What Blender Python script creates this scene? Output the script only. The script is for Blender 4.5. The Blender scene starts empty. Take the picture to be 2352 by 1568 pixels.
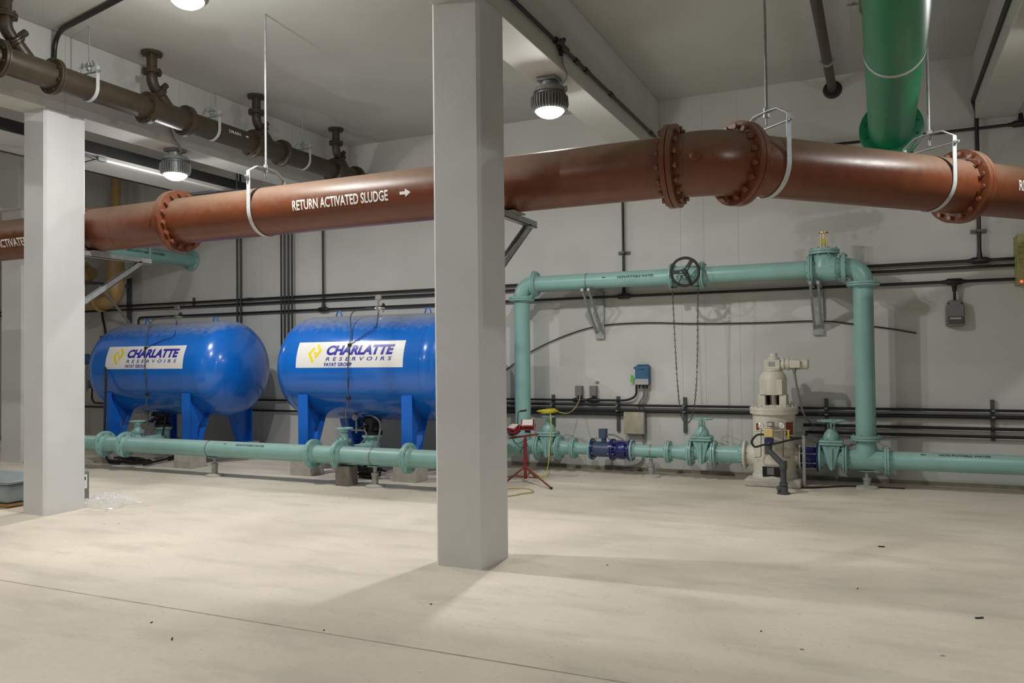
import bpy, bmesh, math, random
from mathutils import Vector, Matrix, Quaternion
random.seed(7)
S = bpy.context.scene
COL = S.collection
PI = math.pi

# ---------------------------------------------------------------- camera
F_PX = 1843.0
EYE = Vector((0, 0, 1.6))
_y, _p, _r = math.radians(24.7), math.radians(1.23), math.radians(-0.635)
FWD = Vector((-math.sin(_y)*math.cos(_p), math.cos(_y)*math.cos(_p), math.sin(_p)))
_rt = Vector((math.cos(_y), math.sin(_y), 0)); _up = _rt.cross(FWD)
RT = math.cos(_r)*_rt + math.sin(_r)*_up
UP = -math.sin(_r)*_rt + math.cos(_r)*_up
cam_d = bpy.data.cameras.new('camera'); cam = bpy.data.objects.new('camera', cam_d); COL.objects.link(cam)
cam_d.sensor_width = 36; cam_d.lens = F_PX/2352*36; cam_d.clip_end = 100; cam_d.clip_start = .05
M = Matrix((RT, UP, -FWD)).transposed().to_4x4(); M.translation = EYE
cam.matrix_world = M
S.camera = cam
S.view_settings.view_transform = 'Standard'; S.view_settings.look = 'None'
S.view_settings.gamma = 1; S.view_settings.use_curve_mapping = False
S.view_settings.exposure = 0.0

def ray(x, y): return FWD + (x-1176)/F_PX*RT - (y-784)/F_PX*UP
def at(x, y, Y):
    d = ray(x, y); return EYE + d*(Y-EYE.y)/d.y
def atX(x, y, X):
    d = ray(x, y); return EYE + d*(X-EYE.x)/d.x
def atZ(x, y, Z):
    d = ray(x, y); return EYE + d*(Z-EYE.z)/d.z
V = Vector

# ---------------------------------------------------------------- world + lamps
W = bpy.data.worlds.new('world'); S.world = W; W.use_nodes = True
W.node_tree.nodes['Background'].inputs[0].default_value = (.55, .6, .55, 1)
W.node_tree.nodes['Background'].inputs[1].default_value = 0.0
LAMPS = [  # x, y, z of the soffit or ceiling it hangs on, power
    (-2.965, 7.41, 4.40, 74), (-8.17, 7.50, 4.33, 74), (-5.62, 5.30, 5.19, 112),
    (1.29, 7.60, 4.40, 34), (1.29, 3.9, 4.40, 36), (-5.62, 0.2, 5.19, 98), (-11.0, 4.2, 5.19, 45),
    (1.29, -1.0, 4.40, 10), (-8.17, 1.4, 4.33, 14), (-15.5, 8.0, 5.19, 45)]
def lamp_light(x, y, z, pw):
    l = bpy.data.lights.new('lamp_light', 'AREA'); l.energy = pw*.78; l.color = (1.0, .995, .95)
    l.shape = 'DISK'; l.size = .11; l.spread = math.radians(180)
    o = bpy.data.objects.new('lamp_light', l); COL.objects.link(o); o.location = (x, y, z-.415)
    l = bpy.data.lights.new('lamp_side_light', 'POINT'); l.color = (1.0, .995, .95); l.shadow_soft_size = .05
    l.energy = pw*.62
    o = bpy.data.objects.new('lamp_side_light', l); COL.objects.link(o); o.location = (x, y, z-.425)

# ---------------------------------------------------------------- materials
MATS = {}
def mat(name, col, rough=.5, metal=0, var=.12, scale=6, bump=.0, bscale=60, coat=0, dust=None, spec=.5, emit=None, col2=None, dustamt=.8, dthr=.55, dnoise=.35, dwid=.4):
    m = bpy.data.materials.new(name); m.use_nodes = True; nt = m.node_tree; N = nt.nodes; L = nt.links
    b = N['Principled BSDF']; b.inputs['Roughness'].default_value = rough; b.inputs['Metallic'].default_value = metal
    b.inputs['Specular IOR Level'].default_value = spec
    b.inputs['Coat Weight'].default_value = coat; b.inputs['Coat Roughness'].default_value = .08
    tc = N.new('ShaderNodeTexCoord'); geo = N.new('ShaderNodeNewGeometry')
    n1 = N.new('ShaderNodeTexNoise'); n1.inputs['Scale'].default_value = scale; n1.inputs['Detail'].default_value = 5
    L.new(geo.outputs['Position'], n1.inputs['Vector'])
    rp = N.new('ShaderNodeMapRange'); rp.inputs[1].default_value = .3; rp.inputs[2].default_value = .7
    L.new(n1.outputs[0], rp.inputs[0])
    mx = N.new('ShaderNodeMix'); mx.data_type = 'RGBA'
    c2 = col2 or [c*(1-var) for c in col]
    mx.inputs[6].default_value = (*c2, 1); mx.inputs[7].default_value = (*[min(1, c*(1+var*.5)) for c in col], 1)
    L.new(rp.outputs[0], mx.inputs[0]); out = mx.outputs[2]
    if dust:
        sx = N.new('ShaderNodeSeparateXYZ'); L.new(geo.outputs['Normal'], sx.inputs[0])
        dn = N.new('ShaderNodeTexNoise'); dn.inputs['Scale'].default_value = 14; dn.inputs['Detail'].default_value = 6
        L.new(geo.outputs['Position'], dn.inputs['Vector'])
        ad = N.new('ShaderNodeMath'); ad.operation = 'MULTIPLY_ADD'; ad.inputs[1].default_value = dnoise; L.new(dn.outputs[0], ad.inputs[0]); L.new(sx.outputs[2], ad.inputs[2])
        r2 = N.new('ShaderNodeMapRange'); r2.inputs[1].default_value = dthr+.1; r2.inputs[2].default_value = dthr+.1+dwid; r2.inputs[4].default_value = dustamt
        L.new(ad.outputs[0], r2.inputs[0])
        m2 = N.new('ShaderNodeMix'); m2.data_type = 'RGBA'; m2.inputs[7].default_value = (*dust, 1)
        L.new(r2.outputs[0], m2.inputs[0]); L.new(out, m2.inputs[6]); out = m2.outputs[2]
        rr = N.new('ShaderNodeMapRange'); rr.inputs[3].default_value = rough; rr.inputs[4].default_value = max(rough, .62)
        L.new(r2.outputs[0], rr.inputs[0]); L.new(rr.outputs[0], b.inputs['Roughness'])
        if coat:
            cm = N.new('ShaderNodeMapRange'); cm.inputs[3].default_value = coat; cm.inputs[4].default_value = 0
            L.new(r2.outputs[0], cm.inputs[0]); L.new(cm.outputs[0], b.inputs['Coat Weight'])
    L.new(out, b.inputs['Base Color'])
    if bump:
        n2 = N.new('ShaderNodeTexNoise'); n2.inputs['Scale'].default_value = bscale; n2.inputs['Detail'].default_value = 4
        L.new(geo.outputs['Position'], n2.inputs['Vector'])
        bp = N.new('ShaderNodeBump'); bp.inputs['Strength'].default_value = bump; bp.inputs['Distance'].default_value = .01
        L.new(n2.outputs[0], bp.inputs['Height']); L.new(bp.outputs[0], b.inputs['Normal'])
    if emit:
        b.inputs['Emission Color'].default_value = (*emit[:3], 1); b.inputs['Emission Strength'].default_value = emit[3]
    MATS[name] = m
    return m
PAINT = mat('painted_concrete', (.60, .605, .585), .62, var=.07, scale=1.3, bump=.12, bscale=35)
CEIL = mat('ceiling_paint', (.50, .505, .48), .7, var=.08, scale=.9, bump=.1, bscale=30)
PILLAR = mat('pillar_paint', (.69, .70, .71), .55, var=.06, scale=2, bump=.12, bscale=40)
SLUDGE = mat('brown_pipe_paint', (.155, .045, .018), .3, var=.16, scale=9, bump=.05, bscale=90, dust=(.215, .145, .10), dustamt=.8, dthr=.12, dnoise=.5, dwid=.75)
SLUDGEB = mat('brown_bolt_paint', (.22, .075, .04), .3, var=.2, scale=20)
TEAL = mat('aqua_pipe_paint', (.265, .48, .455), .34, var=.08, scale=5, bump=.03, bscale=70, dust=(.36, .45, .41), dustamt=.45)
TEALB = mat('aqua_bolt_paint', (.20, .39, .355), .4, var=.15, scale=25)
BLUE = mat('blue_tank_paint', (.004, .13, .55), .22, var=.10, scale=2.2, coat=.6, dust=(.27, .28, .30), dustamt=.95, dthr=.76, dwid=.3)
BLUEL = mat('blue_leg_paint', (.008, .135, .60), .35, var=.08, scale=4)
NAVY = mat('dark_blue_paint', (.012, .018, .16), .3, var=.2, scale=14, coat=.2)
METERB = mat('slate_blue_paint', (.05, .08, .155), .38, var=.12, scale=10)
GREEN = mat('green_pipe_paint', (.002, .20, .08), .34, var=.12, scale=4, bump=.03)
DRAIN = mat('olive_brown_paint', (.052, .038, .022), .42, var=.2, scale=8, dust=(.12, .098, .066), dustamt=.4)
OCHRE = mat('ochre_paint', (.42, .27, .11), .42, var=.14, scale=8)
OLIVE = mat('olive_paint', (.36, .33, .12), .45, var=.2, scale=12)
CREAM = mat('cream_paint', (.66, .635, .545), .45, var=.1, scale=9, bump=.03)
BLACKC = mat('black_conduit', (.012, .012, .013), .42, var=.3, scale=18)
RUBBER = mat('black_rubber', (.016, .015, .015), .5, var=.3, scale=20)
GREYC = mat('grey_cable', (.22, .22, .23), .4, var=.1, scale=20)
GREYP = mat('grey_plastic', (.20, .20, .205), .5, var=.15, scale=20)
DKGREY = mat('dark_grey_plastic', (.075, .08, .085), .42, var=.2, scale=14)
GALV = mat('galvanised_steel', (.40, .42, .42), .5, metal=.5, var=.22, scale=22)
STRAP = mat('strap_steel', (.56, .60, .61), .55, metal=.2, var=.1, scale=20)
STEEL = mat('stainless_steel', (.62, .61, .58), .28, metal=.95, var=.1, scale=20)
BRASS = mat('brass', (.55, .36, .13), .3, metal=.9, var=.15, scale=30)
WHITE = mat('white_marking', (.86, .86, .84), .5, var=.03)
STICK = mat('white_sticker', (.78, .77, .76), .32, var=.03, coat=.3)
INK = mat('black_marking', (.012, .02, .02), .6, var=.1)
LBLUE = mat('logo_blue', (.018, .02, .36), .35, var=.03, coat=.3)
LYEL = mat('logo_yellow', (.85, .68, .0), .35, var=.03, coat=.3)
YELLOW = mat('yellow_cord', (.66, .58, .03), .5, var=.1, scale=30)
PALEY = mat('pale_yellow_cord', (.55, .47, .22), .5, var=.1, scale=30)
SANDY = mat('pale_yellow_box', (.74, .58, .24), .45, var=.06)
RED = mat('red_paint', (.20, .010, .014), .32, var=.12, scale=14, coat=.3)
GLASSW = mat('lamp_glass_panel', (.62, .58, .52), .2, var=.05, coat=.5)
BEIGE = mat('beige_panel', (.47, .42, .31), .5, var=.25, scale=9)
CTRLB = mat('steel_blue_plastic', (.035, .12, .24), .42, var=.12, scale=12)
BOXG = mat('grey_box_front', (.40, .42, .42), .5, var=.08)
CONC = mat('raw_concrete', (.50, .48, .43), .85, var=.14, scale=9, bump=.3, bscale=50)
CBLOCK = mat('grey_concrete_block', (.21, .19, .165), .9, var=.18, scale=14, bump=.4, bscale=60)
DARK = mat('painted_opening_shade', (.012, .012, .012), .8, var=.2)  # black standing in for the shade inside the machine's openings
WOOD = mat('pallet_wood', (.42, .26, .10), .7, var=.3, scale=14)
BINM = mat('grey_bin', (.30, .36, .37), .35, var=.1, scale=5)
CAST = mat('cast_grey_metal', (.27, .28, .28), .45, metal=.4, var=.15, scale=30)
GREENT = mat('green_tag', (.10, .50, .05), .5, var=.1)
WOODB = mat('plate_red', (.26, .05, .03), .45, var=.15, scale=20)
LENS = mat('lit_lamp_lens', (.9, .9, .9), .3, emit=(1.0, 1.0, .95, 7))
REDL = mat('red_indicator', (.5, .02, .02), .3, emit=(1, .12, .08, 1.5))

# floor: worn concrete with its own stains, specks and one saw-cut joint
def floor_mat():
    m = bpy.data.materials.new('worn_floor_concrete'); m.use_nodes = True; nt = m.node_tree; N = nt.nodes; L = nt.links
    b = N['Principled BSDF']; geo = N.new('ShaderNodeNewGeometry')
    def noise(s, d, st=None, rough=.5):
        n = N.new('ShaderNodeTexNoise'); n.inputs['Scale'].default_value = s; n.inputs['Detail'].default_value = d; n.inputs['Roughness'].default_value = rough
        if st:
            mp = N.new('ShaderNodeMapping'); mp.inputs['Scale'].default_value = st; L.new(geo.outputs['Position'], mp.inputs[0]); L.new(mp.outputs[0], n.inputs['Vector'])
        else: L.new(geo.outputs['Position'], n.inputs['Vector'])
        return n
    def mr(src, a, c, lo=0, hi=1):
        r = N.new('ShaderNodeMapRange'); r.inputs[1].default_value = a; r.inputs[2].default_value = c; r.inputs[3].default_value = lo; r.inputs[4].default_value = hi
        L.new(src, r.inputs[0]); return r.outputs[0]
    def mix(f, c1, c2, blend='MIX'):
        x = N.new('ShaderNodeMix'); x.data_type = 'RGBA'; x.blend_type = blend
        L.new(f, x.inputs[0])
        for i, c in ((6, c1), (7, c2)):
            if isinstance(c, tuple): x.inputs[i].default_value = (*c, 1)
            else: L.new(c, x.inputs[i])
        return x.outputs[2]
    a = noise(.7, 6); c = mix(mr(a.outputs[0], .33, .67), (.62, .545, .455), (.77, .69, .59))
    s = noise(1.6, 7, (.7, 2.2, 1), .62); c = mix(mr(s.outputs[0], .5, .72, 0, .6), c, (.46, .42, .34))
    f = noise(22, 5, None, .7); c = mix(mr(f.outputs[0], .45, .8, 0, .35), c, (.50, .46, .39))
    v = N.new('ShaderNodeTexVoronoi'); v.inputs['Scale'].default_value = 3.2; L.new(geo.outputs['Position'], v.inputs['Vector'])
    gate = noise(3.1, 2); g = mr(gate.outputs[0], .55, .56)
    sp = mr(v.outputs['Distance'], .035, .055, 1, 0)
    ml = N.new('ShaderNodeMath'); ml.operation = 'MULTIPLY'; L.new(g, ml.inputs[0]); L.new(sp, ml.inputs[1])
    c = mix(ml.outputs[0], c, (.20, .17, .12))
    v2 = N.new('ShaderNodeTexVoronoi'); v2.inputs['Scale'].default_value = 9; L.new(geo.outputs['Position'], v2.inputs['Vector'])
    c = mix(mr(v2.outputs['Distance'], .05, .09, .5, 0), c, (.36, .32, .26))
    L.new(c, b.inputs['Base Color'])
    L.new(mr(a.outputs[0], .3, .7, .5, .72), b.inputs['Roughness'])
    bp = N.new('ShaderNodeBump'); bp.inputs['Strength'].default_value = .15; bp.inputs['Distance'].default_value = .01
    L.new(f.outputs[0], bp.inputs['Height']); L.new(bp.outputs[0], b.inputs['Normal'])
    return m
FLOOR = floor_mat()

# ---------------------------------------------------------------- mesh helpers
def basis(ax, ref=None):
    a = V(ax).normalized(); r = V(ref) if ref else (V((0, 0, 1)) if abs(a.z) < .9 else V((1, 0, 0)))
    u = (r - a*r.dot(a)).normalized(); return a, u, a.cross(u)
class MB:
    def __init__(s): s.v = []; s.f = []
    def add(s, vs, fs):
        k = len(s.v); s.v += [V(p) for p in vs]; s.f += [tuple(i+k for i in f) for f in fs]; return s
    def box(s, c, d, ax=None):
        c = V(c); X, Y, Z = ax or (V((1, 0, 0)), V((0, 1, 0)), V((0, 0, 1)))
        vs = [c + X*(d[0]/2*i) + Y*(d[1]/2*j) + Z*(d[2]/2*k) for i in (-1, 1) for j in (-1, 1) for k in (-1, 1)]
        return s.add(vs, [(0, 1, 3, 2), (4, 6, 7, 5), (0, 4, 5, 1), (2, 3, 7, 6), (0, 2, 6, 4), (1, 5, 7, 3)])
    def bb(s, x0, x1, y0, y1, z0, z1): return s.box(((x0+x1)/2, (y0+y1)/2, (z0+z1)/2), (x1-x0, y1-y0, z1-z0))
    def lathe(s, o, ax, prof, n=28, ref=None):
        o = V(o); a, u, w = basis(ax, ref); vs = []; fs = []
        for t, r in prof:
            for i in range(n):
                q = 2*PI*i/n; vs.append(o + a*t + (u*math.cos(q) + w*math.sin(q))*max(r, 1e-5))
        for k in range(len(prof)-1):
            for i in range(n):
                j = (i+1) % n; fs.append((k*n+i, k*n+j, (k+1)*n+j, (k+1)*n+i))
        fs.append(tuple(range(n))[::-1]); fs.append(tuple((len(prof)-1)*n+i for i in range(n)))
        return s.add(vs, fs)
    def cyl(s, p0, p1, r, r1=None, n=20):
        p0 = V(p0); p1 = V(p1); d = p1-p0
        return s.lathe(p0, d, [(0, r), (d.length, r if r1 is None else r1)], n)
    def tube(s, pts, r, n=8, closed=False):
        pts = [V(p) for p in pts]; m = len(pts); vs = []; fs = []
        T = []
        for i in range(m):
            if closed: t = pts[(i+1) % m]-pts[i-1]
            else: t = pts[min(i+1, m-1)]-pts[max(i-1, 0)]
            T.append(t.normalized())
        a, u, w = basis(T[0])
        for i in range(m):
            t = T[i]; u = (u - t*u.dot(t)).normalized(); w = t.cross(u)
            for k in range(n):
                q = 2*PI*k/n; vs.append(pts[i] + (u*math.cos(q)+w*math.sin(q))*r)
        for i in range(m if closed else m-1):
            b0 = i*n; b1 = ((i+1) % m)*n
            for k in range(n):
                j = (k+1) % n; fs.append((b0+k, b0+j, b1+j, b1+k))
        if not closed: fs.append(tuple(range(n))[::-1]); fs.append(tuple((m-1)*n+k for k in range(n)))
        return s.add(vs, fs)
    def prism(s, poly, ax, o, u, w, d):  # 2D polygon (in u,w at o) extruded d along ax
        o = V(o); u = V(u); w = V(w); ax = V(ax); n = len(poly)
        vs = [o+u*a+w*b for a, b in poly] + [o+u*a+w*b+ax*d for a, b in poly]
        return s.add(vs, [tuple(range(n))[::-1], tuple(range(n, 2*n))] + [(i, (i+1) % n, n+(i+1) % n, n+i) for i in range(n)])
def smooth(pts, k=8):
    pts = [V(p) for p in pts]; out = []
    P = [2*pts[0]-pts[1]] + pts + [2*pts[-1]-pts[-2]]
    for i in range(1, len(P)-2):
        for j in range(k):
            t = j/k; a, b, c, d = P[i-1], P[i], P[i+1], P[i+2]
            out.append(.5*((2*b)+(c-a)*t+(2*a-5*b+4*c-d)*t*t+(3*b-a-3*c+d)*t**3))
    return out + [pts[-1]]
def fillet(pts, R, k=7):
    pts = [V(p) for p in pts]; out = [pts[0]]
    for i in range(1, len(pts)-1):
        d1 = (pts[i-1]-pts[i]); d2 = (pts[i+1]-pts[i]); l = min(R, d1.length*.49, d2.length*.49)
        a = pts[i]+d1.normalized()*l; b = pts[i]+d2.normalized()*l
        for j in range(k+1):
            t = j/k; out.append(a*(1-t)**2 + pts[i]*2*t*(1-t) + b*t*t)
    return out + [pts[-1]]
def arc(c, u, w, r, a0, a1, k=12): return [V(c) + V(u)*(r*math.cos(a0+(a1-a0)*i/k)) + V(w)*(r*math.sin(a0+(a1-a0)*i/k)) for i in range(k+1)]

def origin(o):
    p = V((0, 0, 0))
    while o is not None: p = p + o.location; o = o.parent
    return p
def obj(name, mb, m, parent=None, bevel=0, flat=False, loc=None):
    me = bpy.data.meshes.new(name); base = origin(parent) if parent else V((0, 0, 0))
    if loc is not None: base = V(loc)
    me.from_pydata([v-base for v in mb.v], [], mb.f); me.validate()
    bm = bmesh.new(); bm.from_mesh(me); bmesh.ops.recalc_face_normals(bm, faces=bm.faces); bm.to_mesh(me); bm.free()
    me.materials.append(m)
    if not flat:
        for p in me.polygons: p.use_smooth = True
        me.set_sharp_from_angle(angle=math.radians(34))
    o = bpy.data.objects.new(name, me); COL.objects.link(o)
    if parent: o.parent = parent
    elif loc is not None: o.location = loc
    if bevel:
        b = o.modifiers.new('bevel', 'BEVEL'); b.width = bevel; b.segments = 2; b.limit_method = 'ANGLE'; b.harden_normals = False
    return o
def thing(name, label, cat, loc, group=None):
    o = bpy.data.objects.new(name, None); COL.objects.link(o); o.location = loc; o.empty_display_size = .05
    o['label'] = label; o['category'] = cat
    if group: o['group'] = group
    return o
def tag(o, label, cat, group=None):
    o['label'] = label; o['category'] = cat
    if group: o['group'] = group
    return o
def struct(name, mb, m, label=None, bevel=0, flat=True):
    o = obj(name, mb, m, None, bevel, flat); o['kind'] = 'structure'
    if label: o['label'] = label
    return o
def copy_tree(o, parent=None):
    c = o.copy(); COL.objects.link(c); c.parent = parent
    for ch in list(o.children): copy_tree(ch, c)
    return c

BOLT = {}
def bolt_mesh(L, s, m):
    k = (round(L, 4), round(s, 4), m.name)
    if k not in BOLT:
        mb = MB(); mb.lathe((0, 0, -L/2), (0, 0, 1), [(0, s*.95), (s*.9, s*.95), (s*.9, s*.5), (L-s*.9, s*.5), (L-s*.9, s*.95), (L, s*.95)], 6)
        me = bpy.data.meshes.new('bolt'); me.from_pydata([v for v in mb.v], [], mb.f)
        me.materials.append(m); BOLT[k] = me
    return BOLT[k]
def bolts(parent, c, ax, R, n, L, s, m, ph=.5):
    a, u, w = basis(ax); me = bolt_mesh(L, s, m); base = origin(parent); q = a.to_track_quat('Z', 'Y')
    for i in range(n):
        t = 2*PI*(i+ph)/n; o = bpy.data.objects.new('bolt', me); COL.objects.link(o); o.parent = parent
        o.rotation_mode = 'QUATERNION'; o.rotation_quaternion = q; o.location = V(c)+(u*math.cos(t)+w*math.sin(t))*R-base
def flange(parent, c, ax, ro, th, m, nb=0, bm_=None, s=.012, side=1, hub=0, seam=True):
    """a bolted flange whose mating face is at c and whose body goes th*side along ax"""
    a = V(ax).normalized()*side; c = V(c); mb = MB()
    prof = [(0.0008, ro*.97), (.003, ro), (th-.003, ro), (th, ro*.97), (th, ro*.70)]
    if hub: prof += [(th+hub*.35, ro*.64), (th+hub, ro*.60)]
    mb.lathe(c, a, prof, 40)
    f = obj('flange', mb, m, parent)
    if nb: bolts(f, c + V((0, 0, 0)), a, ro*.86, nb, th*2+s*3.2, s, bm_ or m)
    return f
def elbow_mesh(mb, K, d1, d2, R, r, n=28, k=14):
    """quarter (or less) bend: comes in along d1, leaves along d2, corner K"""
    d1 = V(d1).normalized(); d2 = V(d2).normalized(); K = V(K)
    ang = d1.angle(d2); T = R*math.tan(ang/2)
    a = K-d1*T; cen = a + (d2-d1*d2.dot(d1)).normalized()*R
    u = (a-cen).normalized(); pts = [cen + u*(R*math.cos(ang*i/k)) + d1*(R*math.sin(ang*i/k)) for i in range(k+1)]
    mb.tube([pts[0]-d1*.01]+pts+[pts[-1]+d2*.01], r, n)
    return pts[0], pts[-1]

# lettering: text outlines laid on a flat face or wrapped round a cylinder
def text2d(txt, h, w=1.0, shear=0, space=1.0, off=0.0, thick=False):
    c = bpy.data.curves.new('t', 'FONT'); c.body = txt; c.size = 1; c.shear = shear; c.space_character = space; c.offset = off; c.resolution_u = 3
    o = bpy.data.objects.new('t', c); COL.objects.link(o)
    dg = bpy.context.evaluated_depsgraph_get(); dg.update(); me = o.evaluated_get(dg).to_mesh()
    bm = bmesh.new(); bm.from_mesh(me); o.evaluated_get(dg).to_mesh_clear(); bpy.data.objects.remove(o); bpy.data.curves.remove(c)
    x0 = min(v.co.x for v in bm.verts); x1 = max(v.co.x for v in bm.verts); y0 = min(v.co.y for v in bm.verts); y1 = max(v.co.y for v in bm.verts)
    k = h/(y1-y0); kx = k*w
    for v in bm.verts: v.co.x = (v.co.x-(x0+x1)/2)*kx; v.co.y = (v.co.y-(y0+y1)/2)*k; v.co.z = 0
    return bm, (x1-x0)*kx
def fit_text(txt, h, width, **k):
    bm, w = text2d(txt, h, 1.0, **k)
    for v in bm.verts: v.co.x *= width/w
    return bm
def poly2d(polys):
    bm = bmesh.new()
    for p in polys: bm.faces.new([bm.verts.new((a, b, 0)) for a, b in p])
    return bm
def lay(name, bm, m, parent, fn, cuts=True, step=.02, lift=0):
    if cuts:
        ys = [v.co.y for v in bm.verts]; y = min(ys)+step
        while y < max(ys):
            bmesh.ops.bisect_plane(bm, geom=bm.verts[:]+bm.edges[:]+bm.faces[:], plane_co=(0, y, 0), plane_no=(0, 1, 0)); y += step
    bmesh.ops.triangulate(bm, faces=bm.faces[:])
    vs = [fn(v.co.x, v.co.y) for v in bm.verts]; bm.verts.index_update()
    mb = MB(); mb.add(vs, [tuple(v.index for v in f.verts) for f in bm.faces]); bm.free()
    me = bpy.data.meshes.new(name); base = origin(parent); me.from_pydata([v-base for v in mb.v], [], mb.f); me.materials.append(m)
    o = bpy.data.objects.new(name, me); COL.objects.link(o); o.parent = parent
    return o
def cyl_map(c0, u, r, phi0):
    """(x,y) -> point on a cylinder: axis point c0, axis direction u (reading direction), phi0 = angle above horizontal on the viewer side"""
    u = V(u).normalized(); n = u.cross(V((0, 0, 1))).normalized()
    if n.dot(EYE-V(c0)) < 0: n = -n
    up = V((0, 0, 1))
    def f(x, y):
        a = phi0 + y/r
        return V(c0) + u*x + (n*math.cos(a) + up*math.sin(a))*r
    return f
def flat_map(c, u, w):
    return lambda x, y: V(c)+V(u)*x+V(w)*y
# ================================================================ THE SETTING
WALL_Y = 11.05; CZ = 5.19
struct('floor', MB().bb(-22, 8, -6, WALL_Y, -.2, 0), FLOOR)
struct('ceiling', MB().bb(-22, 8, -6, WALL_Y, CZ, CZ+.2), CEIL)
struct('wall_back', MB().bb(-22, 8, WALL_Y, WALL_Y+.2, 0, CZ), PAINT)
struct('wall_front', MB().bb(-22, 8, -6.2, -6, 0, CZ), PAINT)
struct('wall_left', MB().bb(-22.2, -22, -6, WALL_Y, 0, CZ), PAINT)
struct('wall_right', MB().bb(8, 8.2, -6, WALL_Y, 0, CZ), PAINT)
struct('baseboard_back', MB().bb(-22, 8, WALL_Y-.02, WALL_Y+.01, 0.0, .05), mat('dirty_wall_foot', (.30, .27, .21), .85, var=.4, scale=5))
# saw-cut joint in the slab
struct('trim_1', MB().bb(-22, 8, 3.841, 3.853, -.01, .0012), mat('joint_filler', (.43, .38, .30), .9, var=.3, scale=8), flat=True)
BM0 = struct('ceiling_beam', MB().bb(-8.44, -8.04, -6, WALL_Y, 4.33, CZ), PAINT, bevel=.01)
struct('ceiling_beam', MB().bb(-3.17, -2.767, -6, WALL_Y, 4.40, CZ), PAINT, bevel=.01)
struct('ceiling_beam', MB().bb(1.07, 1.50, -6, WALL_Y, 4.40, CZ), PAINT, bevel=.01)
struct('ceiling_beam', MB().bb(-13.75, -13.35, -6, WALL_Y, 4.33, CZ), PAINT, bevel=.01)
def pillar(x0, x1, y0, y1, z, lab):
    c = .025; mb = MB(); poly = [(x0+c, y0), (x1-c, y0), (x1, y0+c), (x1, y1-c), (x1-c, y1), (x0+c, y1), (x0, y1-c), (x0, y0+c)]
    mb.prism(poly, (0, 0, 1), (0, 0, 0), (1, 0, 0), (0, 1, 0), z)
    return struct('pillar', mb, PILLAR, lab)
pillar(-3.185, -2.764, 5.455, 5.915, 4.405, 'square grey-white concrete pillar in the foreground')
pillar(-8.395, -8.035, 5.64, 6.13, 4.335, 'grey-white concrete pillar at the left')
pillar(-13.20, -12.66, 8.5, 9.0, 4.13, 'grey-white concrete pillar far left, mostly hidden')
struct('ceiling_beam', MB().bb(-22, -12.6, 8.40, 9.06, 4.12, CZ), PAINT, bevel=.01)
# vertical form joints in the back wall
for i, x in enumerate([atp[0] for atp in [(at(600, 700, WALL_Y).x,), (at(1622, 900, WALL_Y).x,), (at(1702, 900, WALL_Y).x,), (at(1560, 330, WALL_Y).x,)]]):
    struct('trim_%d' % (i+2), MB().bb(x-.003, x+.003, WALL_Y-.0015, WALL_Y+.01, 0, CZ), mat('joint_line', (.50, .50, .48), .8) if i == 0 else bpy.data.materials['joint_line'])  # joints in their own slightly darker grey
for i, y in enumerate([5.88, 7.45, 9.6]):
    struct('trim_%d' % (i+6), MB().bb(-8.05, -8.0385, y-.004, y+.004, 4.34, CZ), bpy.data.materials['joint_line'])

# ================================================================ LAMPS
def make_lamp(x, y, z, label, cord=None):
    t = thing('industrial_lamp', label, 'lamp', (x, y, z), 'round caged industrial ceiling lamps')
    mb = MB(); mb.box((x, y, z-.02), (.20, .20, .04)); mb.lathe((x, y, z-.04), (0, 0, -1), [(0, .085), (.05, .085), (.05, .12), (.075, .12)], 20)
    obj('mounting_box', mb, CAST, t, .004)
    mb = MB(); mb.lathe((x, y, z-.105), (0, 0, -1), [(0, .10), (0, .155), (.045, .165), (.05, .14), (.062, .14)], 32)
    for s in (-1, 1): mb.box((x+s*.165, y, z-.13), (.04, .03, .05))
    obj('clamp_ring', mb, CAST, t)
    mb = MB(); mb.lathe((x, y, z-.165), (0, 0, -1), [(0, .12), (.01, .145), (.15, .15), (.17, .14)], 32)
    for i in range(36):
        q = 2*PI*i/36; d = V((math.cos(q), math.sin(q), 0)); e = V((-math.sin(q), math.cos(q), 0))
        poly = [(.13, -.005), (.165, -.012), (.187, -.035), (.19, -.11), (.178, -.15), (.145, -.17), (.13, -.16)]
        mb.prism(poly, e, V((x, y, z-.165))-e*.004, d, (0, 0, 1), .008)
    obj('heat_sink', mb, CAST, t, flat=True)
    mb = MB(); mb.lathe((x, y, z-.325), (0, 0, -1), [(0, .145), (.012, .145), (.035, .125), (.055, .095), (.07, .055), (.076, .015)], 32)
    obj('lens', mb, LENS, t)
    if cord: obj('cord', MB().tube(smooth(cord, 10), .013, 8), GREYP if len(cord) > 3 else RUBBER, t)
    lamp_light(x, y, z, LAMPS[[a[:2] for a in LAMPS].index((x, y))][3])
    return t
LAB = ['round finned ceiling lamp hanging under the beam right of the front pillar', 'round finned ceiling lamp just below the olive drain pipe at the left',
       'round ceiling lamp cut off by the top edge of the picture', 'round ceiling lamp under the beam at the far right', 'round ceiling lamp under the right beam beside the green pipe',
       'round ceiling lamp in the middle bay behind the camera', 'round ceiling lamp in the left bay', 'round ceiling lamp under the right beam near the camera', 'round ceiling lamp under the left beam near the camera', 'round ceiling lamp in the far left bay']
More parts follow.
